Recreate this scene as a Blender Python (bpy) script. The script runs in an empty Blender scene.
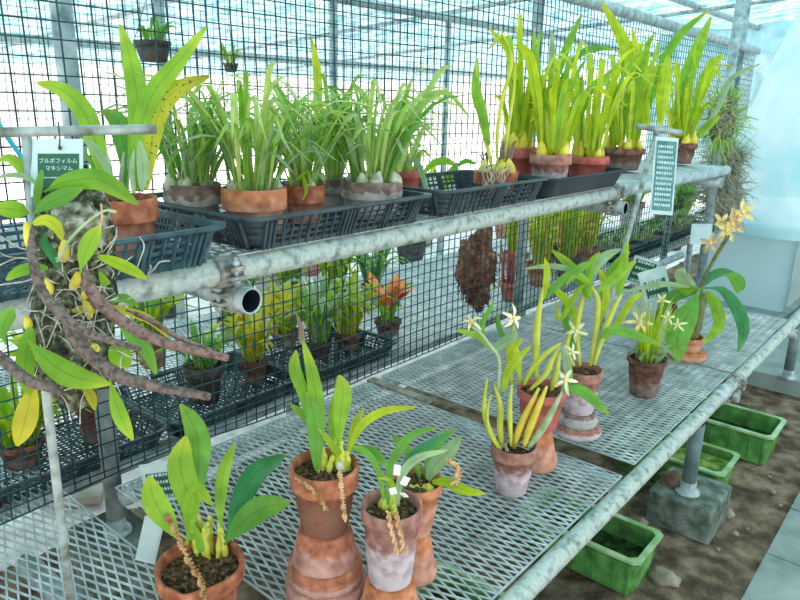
import bpy, math, random
from mathutils import Vector, Matrix, noise
R_ = random.Random
PI = math.pi
H = 1.42                                   # camera height above the soil
F = 686.0                                  # focal length in pixels of the 800 px frame
RX = Vector((0.763, -0.193, 0.617)); RY = Vector((0.646, 0.198, -0.737))
RY.normalize(); RX = (RX - RX.dot(RY)*RY).normalized(); RZ = RX.cross(RY)
CAM = Vector((0, 0, H))
def c2w(c): return Vector((RX.dot(c), RY.dot(c), RZ.dot(c)))
def ray(px, py): return c2w(Vector((px-400, 300-py, -F)))
def pz(px, py, z): r = ray(px, py); return CAM + r*((z-H)/r.z)
def px_(px, py, x): r = ray(px, py); return CAM + r*(x/r.x)
def py_(px, py, y): r = ray(px, py); return CAM + r*(y/r.y)
def pd(px, py, d): return CAM + ray(px, py)*(d/F)
FWD = c2w(Vector((0, 0, -1)))
def depth(p): return (Vector(p)-CAM).dot(FWD)
def project(p):
    v = Vector(p)-CAM
    w = Matrix((RX, RY, RZ)).transposed() @ v
    return 400+F*w.x/-w.z, 300-F*w.y/-w.z

scn = bpy.context.scene
col = scn.collection
# ------------------------------------------------------------ materials
MATS = {}
def nt(name):
    m = bpy.data.materials.new(name); m.use_nodes = True
    t = m.node_tree; t.nodes.clear()
    o = t.nodes.new('ShaderNodeOutputMaterial')
    return m, t, o
def N(t, typ, **k):
    n = t.nodes.new(typ)
    for a, v in k.items():
        if a in n.inputs: n.inputs[a].default_value = v
        else: setattr(n, a, v)
    return n
def ramp(t, fac, stops):
    r = t.nodes.new('ShaderNodeValToRGB')
    e = r.color_ramp.elements
    while len(e) < len(stops): e.new(0.5)
    for i, (p, c) in enumerate(stops):
        e[i].position = p; e[i].color = (c[0], c[1], c[2], 1) if len(c) == 3 else c
    t.links.new(fac, r.inputs[0]); return r.outputs[0]
def noise_mat(name, stops, scale=8, detail=5, rough=.7, metal=0, bump=0, bscale=None, coord='Object', distort=0, spec=.3):
    m, t, o = nt(name)
    tc = N(t, 'ShaderNodeTexCoord')
    n = N(t, 'ShaderNodeTexNoise'); n.inputs['Scale'].default_value = scale; n.inputs['Detail'].default_value = detail
    n.inputs['Distortion'].default_value = distort
    t.links.new(tc.outputs[coord], n.inputs['Vector'])
    b = N(t, 'ShaderNodeBsdfPrincipled'); b.inputs['Roughness'].default_value = rough; b.inputs['Metallic'].default_value = metal
    b.inputs['Specular IOR Level'].default_value = spec
    t.links.new(ramp(t, n.outputs['Fac'], stops), b.inputs['Base Color'])
    if bump:
        n2 = N(t, 'ShaderNodeTexNoise'); n2.inputs['Scale'].default_value = bscale or scale*4; n2.inputs['Detail'].default_value = 6
        t.links.new(tc.outputs[coord], n2.inputs['Vector'])
        bp = N(t, 'ShaderNodeBump'); bp.inputs['Strength'].default_value = bump; bp.inputs['Distance'].default_value = .01
        t.links.new(n2.outputs['Fac'], bp.inputs['Height']); t.links.new(bp.outputs[0], b.inputs['Normal'])
    t.links.new(b.outputs[0], o.inputs[0]); MATS[name] = m; return m
def leaf_mat(name, c1, c2, tip=(.75, .62, .05), tipamt=.35, trans=.4, rough=.42, spots=0):
    m, t, o = nt(name); L = t.links.new
    at = N(t, 'ShaderNodeAttribute'); at.attribute_name = 'tint'
    s = N(t, 'ShaderNodeSeparateColor'); L(at.outputs['Color'], s.inputs[0])
    mx = N(t, 'ShaderNodeMix', data_type='RGBA'); mx.inputs[6].default_value = (*c1, 1); mx.inputs[7].default_value = (*c2, 1)
    L(s.outputs[0], mx.inputs[0])
    tc = N(t, 'ShaderNodeTexCoord'); n = N(t, 'ShaderNodeTexNoise'); n.inputs['Scale'].default_value = 25
    L(tc.outputs['Object'], n.inputs['Vector'])
    # mid rib paler, tip yellowing
    p = N(t, 'ShaderNodeMath', operation='POWER'); L(s.outputs[1], p.inputs[0]); p.inputs[1].default_value = 5
    q = N(t, 'ShaderNodeMath', operation='MULTIPLY'); L(p.outputs[0], q.inputs[0]); L(n.outputs['Fac'], q.inputs[1])
    q2 = N(t, 'ShaderNodeMath', operation='MULTIPLY'); L(q.outputs[0], q2.inputs[0]); q2.inputs[1].default_value = tipamt*2
    m2 = N(t, 'ShaderNodeMix', data_type='RGBA'); L(q2.outputs[0], m2.inputs[0]); L(mx.outputs[2], m2.inputs[6]); m2.inputs[7].default_value = (*tip, 1)
    hs = N(t, 'ShaderNodeHueSaturation'); L(m2.outputs[2], hs.inputs['Color'])
    rb = N(t, 'ShaderNodeMath', operation='SUBTRACT'); L(s.outputs[2], rb.inputs[0]); rb.inputs[1].default_value = .5
    ra = N(t, 'ShaderNodeMath', operation='ABSOLUTE'); L(rb.outputs[0], ra.inputs[0])
    rr = ramp(t, ra.outputs[0], [(0, (.72,)*3), (.06, (1, 1, 1)), (.5, (1.0, 1.0, 1.0))])
    nr = ramp(t, n.outputs['Fac'], [(.3, (.68,)*3), (.7, (1, 1, 1))])
    mu = N(t, 'ShaderNodeMath', operation='MULTIPLY'); L(rr, mu.inputs[0]); L(nr, mu.inputs[1])
    m9 = N(t, 'ShaderNodeMath', operation='MULTIPLY'); L(mu.outputs[0], m9.inputs[0]); m9.inputs[1].default_value = 1.12
    L(m9.outputs[0], hs.inputs['Value'])
    colr = hs.outputs['Color']
    if spots:
        n3 = N(t, 'ShaderNodeTexNoise'); n3.inputs['Scale'].default_value = 160; L(tc.outputs['Object'], n3.inputs['Vector'])
        g = N(t, 'ShaderNodeMath', operation='GREATER_THAN'); L(n3.outputs['Fac'], g.inputs[0]); g.inputs[1].default_value = .64
        m3 = N(t, 'ShaderNodeMix', data_type='RGBA'); L(g.outputs[0], m3.inputs[0]); L(colr, m3.inputs[6]); m3.inputs[7].default_value = (.12, .1, .03, 1)
        colr = m3.outputs[2]
    b = N(t, 'ShaderNodeBsdfPrincipled'); b.inputs['Roughness'].default_value = rough; b.inputs['Specular IOR Level'].default_value = .45
    L(colr, b.inputs['Base Color'])
    # parallel veins as fine bump along the width coordinate
    w = N(t, 'ShaderNodeMath', operation='SINE'); w0 = N(t, 'ShaderNodeMath', operation='MULTIPLY'); L(s.outputs[2], w0.inputs[0]); w0.inputs[1].default_value = 44
    L(w0.outputs[0], w.inputs[0]); bp = N(t, 'ShaderNodeBump'); bp.inputs['Strength'].default_value = .12; bp.inputs['Distance'].default_value = .002
    L(w.outputs[0], bp.inputs['Height']); L(bp.outputs[0], b.inputs['Normal'])
    tr = N(t, 'ShaderNodeBsdfTranslucent'); L(colr, tr.inputs[0])
    ms = N(t, 'ShaderNodeMixShader'); ms.inputs[0].default_value = trans
    L(b.outputs[0], ms.inputs[1]); L(tr.outputs[0], ms.inputs[2]); L(ms.outputs[0], o.inputs[0])
    MATS[name] = m; return m
def clay_mat(name, c1, c2, white, lo, hi, amount=.8, scale=38):
    """fired clay: lime bloom sits between the heights lo..hi of the pot, broken by noise"""
    m, t, o = nt(name); L = t.links.new
    tc = N(t, 'ShaderNodeTexCoord'); s = N(t, 'ShaderNodeSeparateXYZ'); L(tc.outputs['Generated'], s.inputs[0])
    n = N(t, 'ShaderNodeTexNoise'); n.inputs['Scale'].default_value = scale; n.inputs['Detail'].default_value = 6; L(tc.outputs['Object'], n.inputs['Vector'])
    base = ramp(t, n.outputs['Fac'], [(.32, tuple(x*.62 for x in c1)), (.48, c1), (.64, c2), (.76, tuple(min(1, x*1.25+.05) for x in c2))])
    n2 = N(t, 'ShaderNodeTexNoise'); n2.inputs['Scale'].default_value = scale*1.7; n2.inputs['Detail'].default_value = 8
    mp = N(t, 'ShaderNodeMapping'); mp.inputs['Location'].default_value = (3, 5, 1); L(tc.outputs['Object'], mp.inputs[0]); L(mp.outputs[0], n2.inputs['Vector'])
    ad = N(t, 'ShaderNodeMath', operation='MULTIPLY_ADD'); L(n2.outputs['Fac'], ad.inputs[0]); ad.inputs[1].default_value = .5; L(s.outputs[2], ad.inputs[2])
    band = ramp(t, ad.outputs[0], [(max(0, lo), (0, 0, 0)), (min(.99, lo+.12), (1, 1, 1)), (min(.995, hi+.02), (1, 1, 1)), (min(1, hi+.16), (0, 0, 0))])
    k = N(t, 'ShaderNodeMath', operation='MULTIPLY'); L(band, k.inputs[0]); L(ramp(t, n.outputs['Fac'], [(.3, (amount*.35,)*3), (.6, (amount,)*3)]), k.inputs[1])
    mx = N(t, 'ShaderNodeMix', data_type='RGBA'); L(k.outputs[0], mx.inputs[0]); L(base, mx.inputs[6]); mx.inputs[7].default_value = (*white, 1)
    b = N(t, 'ShaderNodeBsdfPrincipled'); b.inputs['Roughness'].default_value = .85; b.inputs['Specular IOR Level'].default_value = .2
    L(mx.outputs[2], b.inputs['Base Color'])
    bp = N(t, 'ShaderNodeBump'); bp.inputs['Strength'].default_value = .25; bp.inputs['Distance'].default_value = .003; L(n2.outputs['Fac'], bp.inputs['Height']); L(bp.outputs[0], b.inputs['Normal'])
    L(b.outputs[0], o.inputs[0]); MATS[name] = m; return m
def sheet_mat(name, c1, c2, trans, clear, scale, detail=6, coord='Object', lo=.35, hi=.65, clear2=None):
    m, t, o = nt(name); L = t.links.new
    tc = N(t, 'ShaderNodeTexCoord'); n = N(t, 'ShaderNodeTexNoise'); n.inputs['Scale'].default_value = scale; n.inputs['Detail'].default_value = detail
    n.inputs['Distortion'].default_value = .6
    L(tc.outputs[coord], n.inputs['Vector'])
    c = ramp(t, n.outputs['Fac'], [(lo, c1), (hi, c2)])
    d = N(t, 'ShaderNodeBsdfPrincipled'); d.inputs['Roughness'].default_value = .5; L(c, d.inputs['Base Color'])
    tr = N(t, 'ShaderNodeBsdfTranslucent'); L(c, tr.inputs[0])
    m1 = N(t, 'ShaderNodeMixShader'); m1.inputs[0].default_value = trans; L(d.outputs[0], m1.inputs[1]); L(tr.outputs[0], m1.inputs[2])
    tp = N(t, 'ShaderNodeBsdfTransparent')
    m2 = N(t, 'ShaderNodeMixShader'); L(m1.outputs[0], m2.inputs[1]); L(tp.outputs[0], m2.inputs[2])
    if clear2 is None: m2.inputs[0].default_value = clear
    else:
        L(ramp(t, n.outputs['Fac'], [(lo, (clear,)*3), (hi, (clear2,)*3)]), m2.inputs[0])
    L(m2.outputs[0], o.inputs[0]); MATS[name] = m; return m

noise_mat('galv', [(.3, (.14, .21, .22)), (.45, (.3, .39, .4)), (.6, (.42, .5, .5)), (.75, (.6, .68, .66))], 26, 10, .45, .2, .15, 120)
noise_mat('galv_mossy', [(.3, (.15, .19, .15)), (.42, (.3, .37, .34)), (.56, (.45, .52, .49)), (.68, (.38, .4, .32)), (.8, (.24, .22, .16))], 45, 12, .6, .1, .2, 160)
noise_mat('galv_dark', [(.35, (.09, .14, .14)), (.65, (.18, .25, .25))], 14, 6, .6, .15)
noise_mat('cast_clamp', [(.35, (.13, .14, .12)), (.65, (.38, .4, .36))], 60, 8, .5, .3)
noise_mat('grate', [(.3, (.24, .3, .3)), (.55, (.4, .46, .46)), (.72, (.6, .66, .66))], 14, 10, .45, .1)
noise_mat('net', [(.4, (.004, .03, .035)), (.6, (.008, .06, .065))], 5, 2, .5)
noise_mat('rod', [(.3, (.14, .15, .11)), (.5, (.3, .36, .34)), (.7, (.46, .52, .49))], 40, 6, .5, .2)
noise_mat('tray', [(.35, (.022, .036, .044)), (.65, (.055, .085, .1))], 30, 6, .4)
noise_mat('tray_blue', [(.35, (.02, .05, .065)), (.65, (.05, .11, .135))], 30, 6, .38)
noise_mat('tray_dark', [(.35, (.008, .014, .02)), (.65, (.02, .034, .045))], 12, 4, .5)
noise_mat('crate', [(.3, (.06, .11, .04)), (.47, (.08, .25, .06)), (.6, (.12, .36, .09)), (.74, (.24, .42, .18))], 18, 10, .5, 0, .1)
noise_mat('crate_rim', [(.35, (.2, .4, .14)), (.6, (.42, .6, .36))], 14, 7, .5)
noise_mat('water', [(.4, (.008, .02, .008)), (.6, (.04, .07, .02))], 30, 8, .08)
noise_mat('algae', [(.4, (.06, .16, .02)), (.6, (.3, .42, .08))], 30, 8, .3)
noise_mat('soil', [(.25, (.03, .024, .015)), (.42, (.09, .065, .04)), (.55, (.19, .14, .09)), (.65, (.28, .22, .15)), (.76, (.16, .18, .05))], 13, 14, .95, 0, 1, 70)
noise_mat('gravel', [(.3, (.62, .56, .55)), (.6, (.93, .87, .86))], 14, 10, .95, 0, .5, 60)
noise_mat('paving', [(.3, (.13, .18, .17)), (.5, (.2, .265, .25)), (.7, (.27, .34, .32))], 8, 14, .8, 0, .4, 140)
noise_mat('block', [(.3, (.045, .075, .045)), (.48, (.12, .16, .13)), (.7, (.26, .31, .27))], 22, 14, .9, 0, .7, 120)
noise_mat('slab_pale', [(.3, (.2, .26, .25)), (.7, (.33, .4, .39))], 7, 10, .85, 0, .3, 60)
noise_mat('rock', [(.3, (.2, .17, .12)), (.7, (.42, .38, .3))], 20, 8, .9, 0, .6, 60)
noise_mat('mix', [(.35, (.03, .018, .008)), (.5, (.11, .065, .03)), (.62, (.22, .13, .06)), (.72, (.4, .3, .18))], 110, 4, .95, 0, .8, 220)
noise_mat('bark', [(.3, (.05, .02, .012)), (.5, (.2, .08, .05)), (.68, (.42, .2, .12)), (.8, (.6, .4, .28))], 34, 8, .95, 0, 1, 90)
noise_mat('cork', [(.33, (.06, .06, .035)), (.5, (.25, .25, .17)), (.66, (.5, .5, .4))], 90, 8, .95, 0, 1, 160)
noise_mat('moss', [(.33, (.012, .015, .008)), (.48, (.07, .08, .045)), (.6, (.2, .21, .13)), (.72, (.42, .42, .32))], 120, 6, .95, 0, 1, 260)
noise_mat('bulb', [(.35, (.5, .56, .05)), (.6, (.74, .72, .14))], 60, 4, .4)
noise_mat('bulb_gold', [(.35, (.6, .45, .03)), (.6, (.75, .62, .08))], 20, 4, .35)
noise_mat('bulb_pale', [(.35, (.28, .3, .2)), (.6, (.6, .62, .48))], 40, 6, .6)
noise_mat('cane', [(.35, (.4, .46, .04)), (.6, (.6, .58, .07))], 18, 4, .4)
noise_mat('cane_dark', [(.35, (.06, .08, .02)), (.6, (.16, .18, .05))], 40, 4, .5)
noise_mat('cane_grey', [(.35, (.25, .36, .16)), (.6, (.42, .5, .3))], 30, 4, .5)
noise_mat('rachis', [(.35, (.075, .05, .042)), (.62, (.22, .165, .14))], 150, 4, .6, 0, .6, 300)
noise_mat('rachis_red', [(.35, (.12, .06, .05)), (.62, (.3, .19, .16))], 150, 4, .6, 0, .6, 300)
noise_mat('bead', [(.35, (.5, .25, .1)), (.6, (.75, .48, .26))], 60, 3, .6)
noise_mat('bead_brown', [(.35, (.28, .13, .04)), (.6, (.55, .33, .14))], 60, 3, .6)
noise_mat('root', [(.35, (.26, .24, .18)), (.6, (.55, .53, .44))], 60, 3, .7)
noise_mat('petal', [(.35, (.7, .68, .3)), (.6, (.85, .83, .5))], 60, 3, .5)
noise_mat('petal_gold', [(.35, (.8, .55, .12)), (.6, (.85, .72, .35))], 60, 3, .5)
noise_mat('petal_tan', [(.35, (.5, .3, .12)), (.6, (.75, .55, .3))], 90, 3, .5)
noise_mat('petal_orange', [(.35, (.75, .12, .03)), (.6, (.9, .32, .05))], 30, 3, .5)
noise_mat('petal_white', [(.35, (.8, .8, .76)), (.6, (.95, .95, .92))], 30, 3, .5)
noise_mat('dry', [(.35, (.3, .2, .12)), (.6, (.5, .36, .26))], 60, 3, .8)
noise_mat('tag_white', [(.35, (.45, .6, .6)), (.6, (.62, .75, .74))], 12, 3, .3)
noise_mat('tag_green', [(.35, (.015, .09, .05)), (.6, (.03, .13, .075))], 12, 3, .5)
noise_mat('tag_teal', [(.35, (.07, .2, .19)), (.6, (.12, .28, .27))], 30, 3, .4)
noise_mat('wood', [(.35, (.3, .28, .22)), (.6, (.5, .48, .42))], 10, 6, .8)
noise_mat('weathered_wood', [(.35, (.16, .15, .12)), (.6, (.36, .34, .3))], 40, 6, .9)
noise_mat('red_clay', [(.35, (.38, .08, .06)), (.6, (.55, .16, .13))], 22, 6, .7)
noise_mat('wire', [(.35, (.05, .06, .05)), (.6, (.1, .1, .09))], 22, 3, .4, .6)
noise_mat('dark_pot', [(.35, (.03, .03, .03)), (.6, (.09, .08, .07))], 22, 6, .7)
noise_mat('board', [(.35, (.5, .68, .71)), (.6, (.58, .75, .77))], 2, 4, .6)
noise_mat('pillar', [(.3, (.42, .5, .5)), (.6, (.56, .63, .62))], 8, 8, .9, 0, .3)
noise_mat('hose', [(.35, (.02, .35, .45)), (.6, (.04, .45, .55))], 8, 2, .4)
leaf_mat('leaf', (.16, .4, .015), (.32, .56, .03))
leaf_mat('leaf_mid', (.1, .33, .03), (.2, .48, .05), tipamt=.15)
leaf_mat('leaf_lime', (.36, .56, .01), (.62, .72, .03), (.8, .62, .03), .5, .5)
leaf_mat('leaf_grass', (.2, .42, .05), (.58, .72, .2), (.6, .55, .2), .2)
leaf_mat('leaf_dark', (.03, .24, .07), (.08, .34, .1), tipamt=.05, rough=.3)
leaf_mat('leaf_pale', (.3, .46, .22), (.42, .58, .3), tipamt=.1)
leaf_mat('leaf_yellow', (.6, .52, .02), (.7, .62, .04), (.75, .4, .03), .3, .5)
leaf_mat('leaf_spotted', (.5, .52, .02), (.62, .6, .03), (.2, .12, .02), .6, .45, spots=1)
leaf_mat('leaf_air', (.3, .36, .28), (.55, .6, .48), (.5, .45, .35), .3, .3)
leaf_mat('leaf_brown', (.25, .16, .1), (.4, .28, .2), (.3, .2, .1), .3, .3)
TC = (.42, .125, .055); TC2 = (.6, .23, .11); WH = (.58, .52, .52)
clay_mat('clay', (.36, .12, .065), (.52, .21, .11), (.5, .4, .38), .1, .7, .3)
clay_mat('clay_bright', (.52, .19, .09), (.64, .28, .14), (.58, .45, .42), .1, .8, .35)
clay_mat('clay_bloom', (.45, .16, .09), (.6, .25, .15), (.55, .42, .42), .2, .9, .45)
clay_mat('clay_low_bloom', (.34, .16, .13), (.45, .24, .18), (.62, .58, .64), .1, .7, .85)
clay_mat('clay_grey', (.2, .14, .12), (.33, .23, .2), (.5, .5, .48), .2, .95, .75)
clay_mat('clay_brown', (.13, .065, .05), (.24, .12, .085), (.3, .24, .23), .2, .55, .6)
clay_mat('clay_white_rim', (.36, .15, .1), (.45, .2, .13), (.62, .6, .62), .9, 1.4, .9)
sheet_mat('shade_cloth', (.07, .24, .3), (.38, .6, .66), .72, .02, 7, 14, clear2=.2, lo=.36, hi=.64)
sheet_mat('white_film', (.4, .74, .82), (.85, .96, .98), .5, .04, 1.6, 6)
sheet_mat('pale_net_cloth', (.12, .34, .38), (.4, .62, .66), .7, .12, 5, 10)
clay_mat('clay_dark_base', (.42, .15, .08), (.55, .23, .12), (.16, .1, .08), .1, .8, .75)  # second tone is dark here, a band over the lower body

# ------------------------------------------------------------ mesh builder
def tag(o, label=None, cat=None, group=None, kind=None):
    if label: o['label'] = label
    if cat: o['category'] = cat
    if group: o['group'] = group
    if kind: o['kind'] = kind
    return o
def empty(name, loc, label=None, cat=None, group=None):
    o = bpy.data.objects.new(name, None); col.objects.link(o); o.location = loc; o.empty_display_size = .05
    return tag(o, label, cat, group)
def origin(o):
    v = Vector((0, 0, 0))
    while o: v += o.location; o = o.parent
    return v
class MB:
    def __init__(s): s.v = []; s.f = []; s.t = []; s.sm = []
    def add(s, vs, fs, tint=None, smooth=False):
        b = len(s.v); s.v += [tuple(x) for x in vs]
        s.t += tint if tint else [(.5, .5, .5)]*len(vs)
        s.f += [tuple(i+b for i in f) for f in fs]; s.sm += [smooth]*len(fs)
    def box(s, c, d, M=None, taper=1):
        vs = []
        for z in (-1, 1):
            k = taper if z > 0 else 1
            for x, y in ((-1, -1), (1, -1), (1, 1), (-1, 1)):
                p = Vector((x*d[0]/2*k, y*d[1]/2*k, z*d[2]/2))
                if M: p = M @ p
                vs.append(Vector(c)+p)
        s.add(vs, [(3, 2, 1, 0), (4, 5, 6, 7), (0, 1, 5, 4), (1, 2, 6, 5), (2, 3, 7, 6), (3, 0, 4, 7)])
    def lathe(s, c, prof, n=28, wob=0, seed=0, closed=True, M=None, rimdip=None):
        vs = []; fs = []
        for i, (r, z) in enumerate(prof):
            for k in range(n):
                a = 2*PI*k/n
                rr = r*(1+wob*noise.noise(Vector((math.cos(a)*2, math.sin(a)*2, z*20+seed))))
                zz = z
                if rimdip: zz -= rimdip(a, z)
                p = Vector((rr*math.cos(a), rr*math.sin(a), zz))
                if M: p = M @ p
                vs.append(Vector(c)+p)
        for i in range(len(prof)-1):
            for k in range(n):
                k2 = (k+1) % n
                fs.append((i*n+k, i*n+k2, (i+1)*n+k2, (i+1)*n+k))
        if closed:
            fs.append(tuple(reversed(range(n)))); fs.append(tuple((len(prof)-1)*n+k for k in range(n)))
        s.add(vs, fs, smooth=True)
    def tube(s, pts, r, n=8, taper=None, caps=True, square=False, roll=0):
        pts = [Vector(p) for p in pts]; m = len(pts); vs = []; fs = []; ref = None
        for i, p in enumerate(pts):
            d = (pts[min(i+1, m-1)]-pts[max(i-1, 0)])
            d = d.normalized() if d.length > 1e-9 else Vector((0, 0, 1))
            if ref is None: ref = Vector((0, 0, 1)) if abs(d.z) < .9 else Vector((1, 0, 0))
            a = (ref-ref.dot(d)*d).normalized(); b = d.cross(a); ref = a
            rr = r[i] if isinstance(r, (list, tuple)) else r*(1 if taper is None else 1+(taper-1)*i/(m-1))
            for k in range(n):
                t = 2*PI*k/n+roll
                vs.append(p+rr*(math.cos(t)*a+math.sin(t)*b))
        for i in range(m-1):
            for k in range(n):
                k2 = (k+1) % n; fs.append((i*n+k, i*n+k2, (i+1)*n+k2, (i+1)*n+k))
        if caps: fs.append(tuple(reversed(range(n)))); fs.append(tuple((m-1)*n+k for k in range(n)))
        s.add(vs, fs, tint=[(.5, (i//n)/max(1, m-1), .5) for i in range(len(vs))], smooth=n > 4)
    def pipe(s, a, b, r=.0243, n=20, wall=.003, segs=1):
        """hollow open pipe"""
        a = Vector(a); b = Vector(b); d = (b-a).normalized()
        ref = Vector((0, 0, 1)) if abs(d.z) < .9 else Vector((1, 0, 0))
        u = (ref-ref.dot(d)*d).normalized(); w = d.cross(u); vs = []; fs = []
        rings = [(a+(b-a)*i/segs, r) for i in range(segs+1)]+[(b, r-wall), (b-d*.12, r-wall), (a+d*.12, r-wall), (a, r-wall)]
        for p, rr in rings:
            for k in range(n): t = 2*PI*k/n; vs.append(p+rr*(math.cos(t)*u+math.sin(t)*w))
        m = len(rings)
        for i in range(m):
            if i == segs+2: continue
            j = (i+1) % m
            for k in range(n): k2 = (k+1) % n; fs.append((i*n+k, i*n+k2, j*n+k2, j*n+k))
        s.add(vs, fs, smooth=True)
    def blob(s, c, r, seed=0, amp=.3, nu=14, nv=9, M=None, freq=1.6, dx=(0, 0, 0)):
        vs = []; fs = []; r = Vector(r)
        vs.append(Vector((0, 0, -1)))
        for i in range(1, nv):
            ph = -PI/2+PI*i/nv
            for k in range(nu): t = 2*PI*k/nu; vs.append(Vector((math.cos(ph)*math.cos(t), math.cos(ph)*math.sin(t), math.sin(ph))))
        vs.append(Vector((0, 0, 1))); out = []
        for p in vs:
            q = p*(1+amp*noise.noise(p*freq+Vector((seed*3.1, seed, 0)))+amp*.4*noise.noise(p*freq*3+Vector((seed, 0, seed))))
            q = Vector((q.x*r.x, q.y*r.y, q.z*r.z))
            if M: q = M @ q
            out.append(Vector(c)+q)
        for k in range(nu): fs.append((0, 1+(k+1) % nu, 1+k))
        for i in range(nv-2):
            for k in range(nu): k2 = (k+1) % nu; fs.append((1+i*nu+k, 1+i*nu+k2, 1+(i+1)*nu+k2, 1+(i+1)*nu+k))
        L = len(vs)-1
        for k in range(nu): fs.append((L, 1+(nv-2)*nu+k, 1+(nv-2)*nu+(k+1) % nu))
        s.add(out, fs, smooth=True)
    def ribbon(s, pts, W, prof='strap', side=None, n=10, fold=.25, rnd=.5, twist=0, curl=0):
        P = spline(pts, n); m = len(P); vs = []; fs = []; ti = []
        for i, p in enumerate(P):
            t = i/(m-1)
            d = (P[min(i+1, m-1)]-P[max(i-1, 0)])
            d = d.normalized() if d.length > 1e-9 else Vector((0, 0, 1))
            if side is None: v = (p-CAM).normalized()
            else: v = None
            sd = d.cross(v) if v is not None else (side-side.dot(d)*d)
            if sd.length < 1e-4: sd = d.orthogonal()
            sd.normalize(); nr = sd.cross(d).normalized()
            a = twist*(t-.3)
            sd, nr = sd*math.cos(a)+nr*math.sin(a), nr*math.cos(a)-sd*math.sin(a)
            w = W/2*width(prof, t)
            f = fold*w
            vs += [p-sd*w+nr*f, p-sd*w*.5+nr*f*.35, p, p+sd*w*.5+nr*f*.35, p+sd*w+nr*f]
            ti += [(rnd, t, 0), (rnd, t, .25), (rnd, t, .5), (rnd, t, .75), (rnd, t, 1)]
        for i in range(m-1):
            for k in range(4): fs.append((i*5+k, i*5+k+1, i*5+6+k, i*5+5+k))
        s.add(vs, fs, ti, True)
    def build(s, name, mat, parent=None, smooth=None):
        me = bpy.data.meshes.new(name)
        o0 = origin(parent) if parent else Vector((0, 0, 0))
        me.from_pydata([tuple(Vector(v)-o0) for v in s.v], [], s.f)
        me.polygons.foreach_set('use_smooth', s.sm)
        ca = me.color_attributes.new('tint', 'FLOAT_COLOR', 'POINT')
        ca.data.foreach_set('color', [x for t in s.t for x in (t[0], t[1], t[2], 1)])
        me.materials.append(MATS[mat] if isinstance(mat, str) else mat)
        ob = bpy.data.objects.new(name, me); col.objects.link(ob)
        if parent: ob.parent = parent
        else:
            # origin at the base centre of the mesh
            xs = [v[0] for v in s.v]; ys = [v[1] for v in s.v]; zs = [v[2] for v in s.v]
            c = Vector(((min(xs)+max(xs))/2, (min(ys)+max(ys))/2, min(zs)))
            me.transform(Matrix.Translation(-c)); ob.location = c
        return ob
def spline(pts, n):
    pts = [Vector(p) for p in pts]
    if len(pts) == 2: return [pts[0].lerp(pts[1], i/n) for i in range(n+1)]
    q = [2*pts[0]-pts[1]]+pts+[2*pts[-1]-pts[-2]]; k = len(pts)-1; out = []
    for i in range(n+1):
        u = i/n*k; j = min(int(u), k-1); t = u-j
        a, b, c, d = q[j], q[j+1], q[j+2], q[j+3]
        out.append(.5*((2*b)+(c-a)*t+(2*a-5*b+4*c-d)*t*t+(3*b-a-3*c+d)*t*t*t))
    return out
def width(p, t):
    if p == 'strap': return min(1, .45+t*2.2)*(1-max(0, (t-.6)/.4)**2*.93)
    if p == 'oval': return max(.12, math.sin(PI*min(1, max(0, (t-.08)/.92))**1.15)**.7) if t < .995 else .12
    if p == 'blade': return max(.06, (1-t)**.6*min(1, .7+t*2))
    if p == 'lance': return max(.1, math.sin(PI*(t*.9+.07))**.75)
    return 1

# ------------------------------------------------------------ pots
def pot_profile(R, h, rb=.66, band=.22, lip=1.0):
    rb_ = R*rb; w = R*.09; zb = h*(1-band)
    rin = R*.93
    return [(rb_*.2, 0), (rb_*.93, 0), (rb_, h*.02), (rb_+(rin-rb_)*.55, zb*.55), (rin*.955, zb*.985), (R*.99, zb), (R, zb+h*.02), (R*1.0, h*.97), (R*.985, h), (R-w*.8, h), (R-w*1.2, h*.97), (R-w*1.6, zb), (rb_*.8, h*.2), (rb_*.2, h*.18)]
def clay_pot(parent, c, R, h, mat, rb=.66, band=.22, soil='mix', fill=.86, name='pot', rimdip=None, seed=0, chips=26):
    mb = MB(); mb.lathe(c, pot_profile(R, h, rb, band), 32, .012, seed, rimdip=rimdip); p = mb.build(name, mat, parent)
    if soil:
        sb = MB(); rr = R*.9; zt = c[2]+h*fill; vs = [Vector((c[0], c[1], zt+R*.05))]; fs = []; n = 20; rn = R_(seed+5)
        for i in range(1, 6):
            for k in range(n):
                a = 2*PI*k/n; q = rr*i/5
                vs.append(Vector((c[0]+q*math.cos(a), c[1]+q*math.sin(a), zt+R*.1*(noise.noise(Vector((q*60*math.cos(a), q*60*math.sin(a), seed)))+.4*(1-i/5)))))
        for k in range(n): fs.append((0, 1+k, 1+(k+1) % n))
        for i in range(4):
            for k in range(n): k2 = (k+1) % n; fs.append((1+i*n+k, 1+(i+1)*n+k, 1+(i+1)*n+k2, 1+i*n+k2))
        sb.add(vs, fs)
        for k in range(chips):
            a = rn.uniform(0, 2*PI); q = rr*math.sqrt(rn.random())*.85; e = R*rn.uniform(.05, .13)
            M = Matrix.Rotation(rn.uniform(0, 3), 3, 'Z') @ Matrix.Rotation(rn.uniform(-.6, .6), 3, 'X')
            sb.box((c[0]+q*math.cos(a), c[1]+q*math.sin(a), zt+R*.05), (e*1.6, e, e*.7), M)
        sb.build('potting_mix', soil, parent)
    return p
def inverted_pot(name, X, Y, z0, R, h, mat, label, group=None, rb=.66, seed=0, band=.2):
    prof = [(r, h-z) for r, z in pot_profile(R, h, rb, band)]
    mb = MB(); mb.lathe((X, Y, z0), prof[::-1], 32, .012, seed); o = mb.build(name, mat)
    return tag(o, label, 'pot', group)

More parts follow.
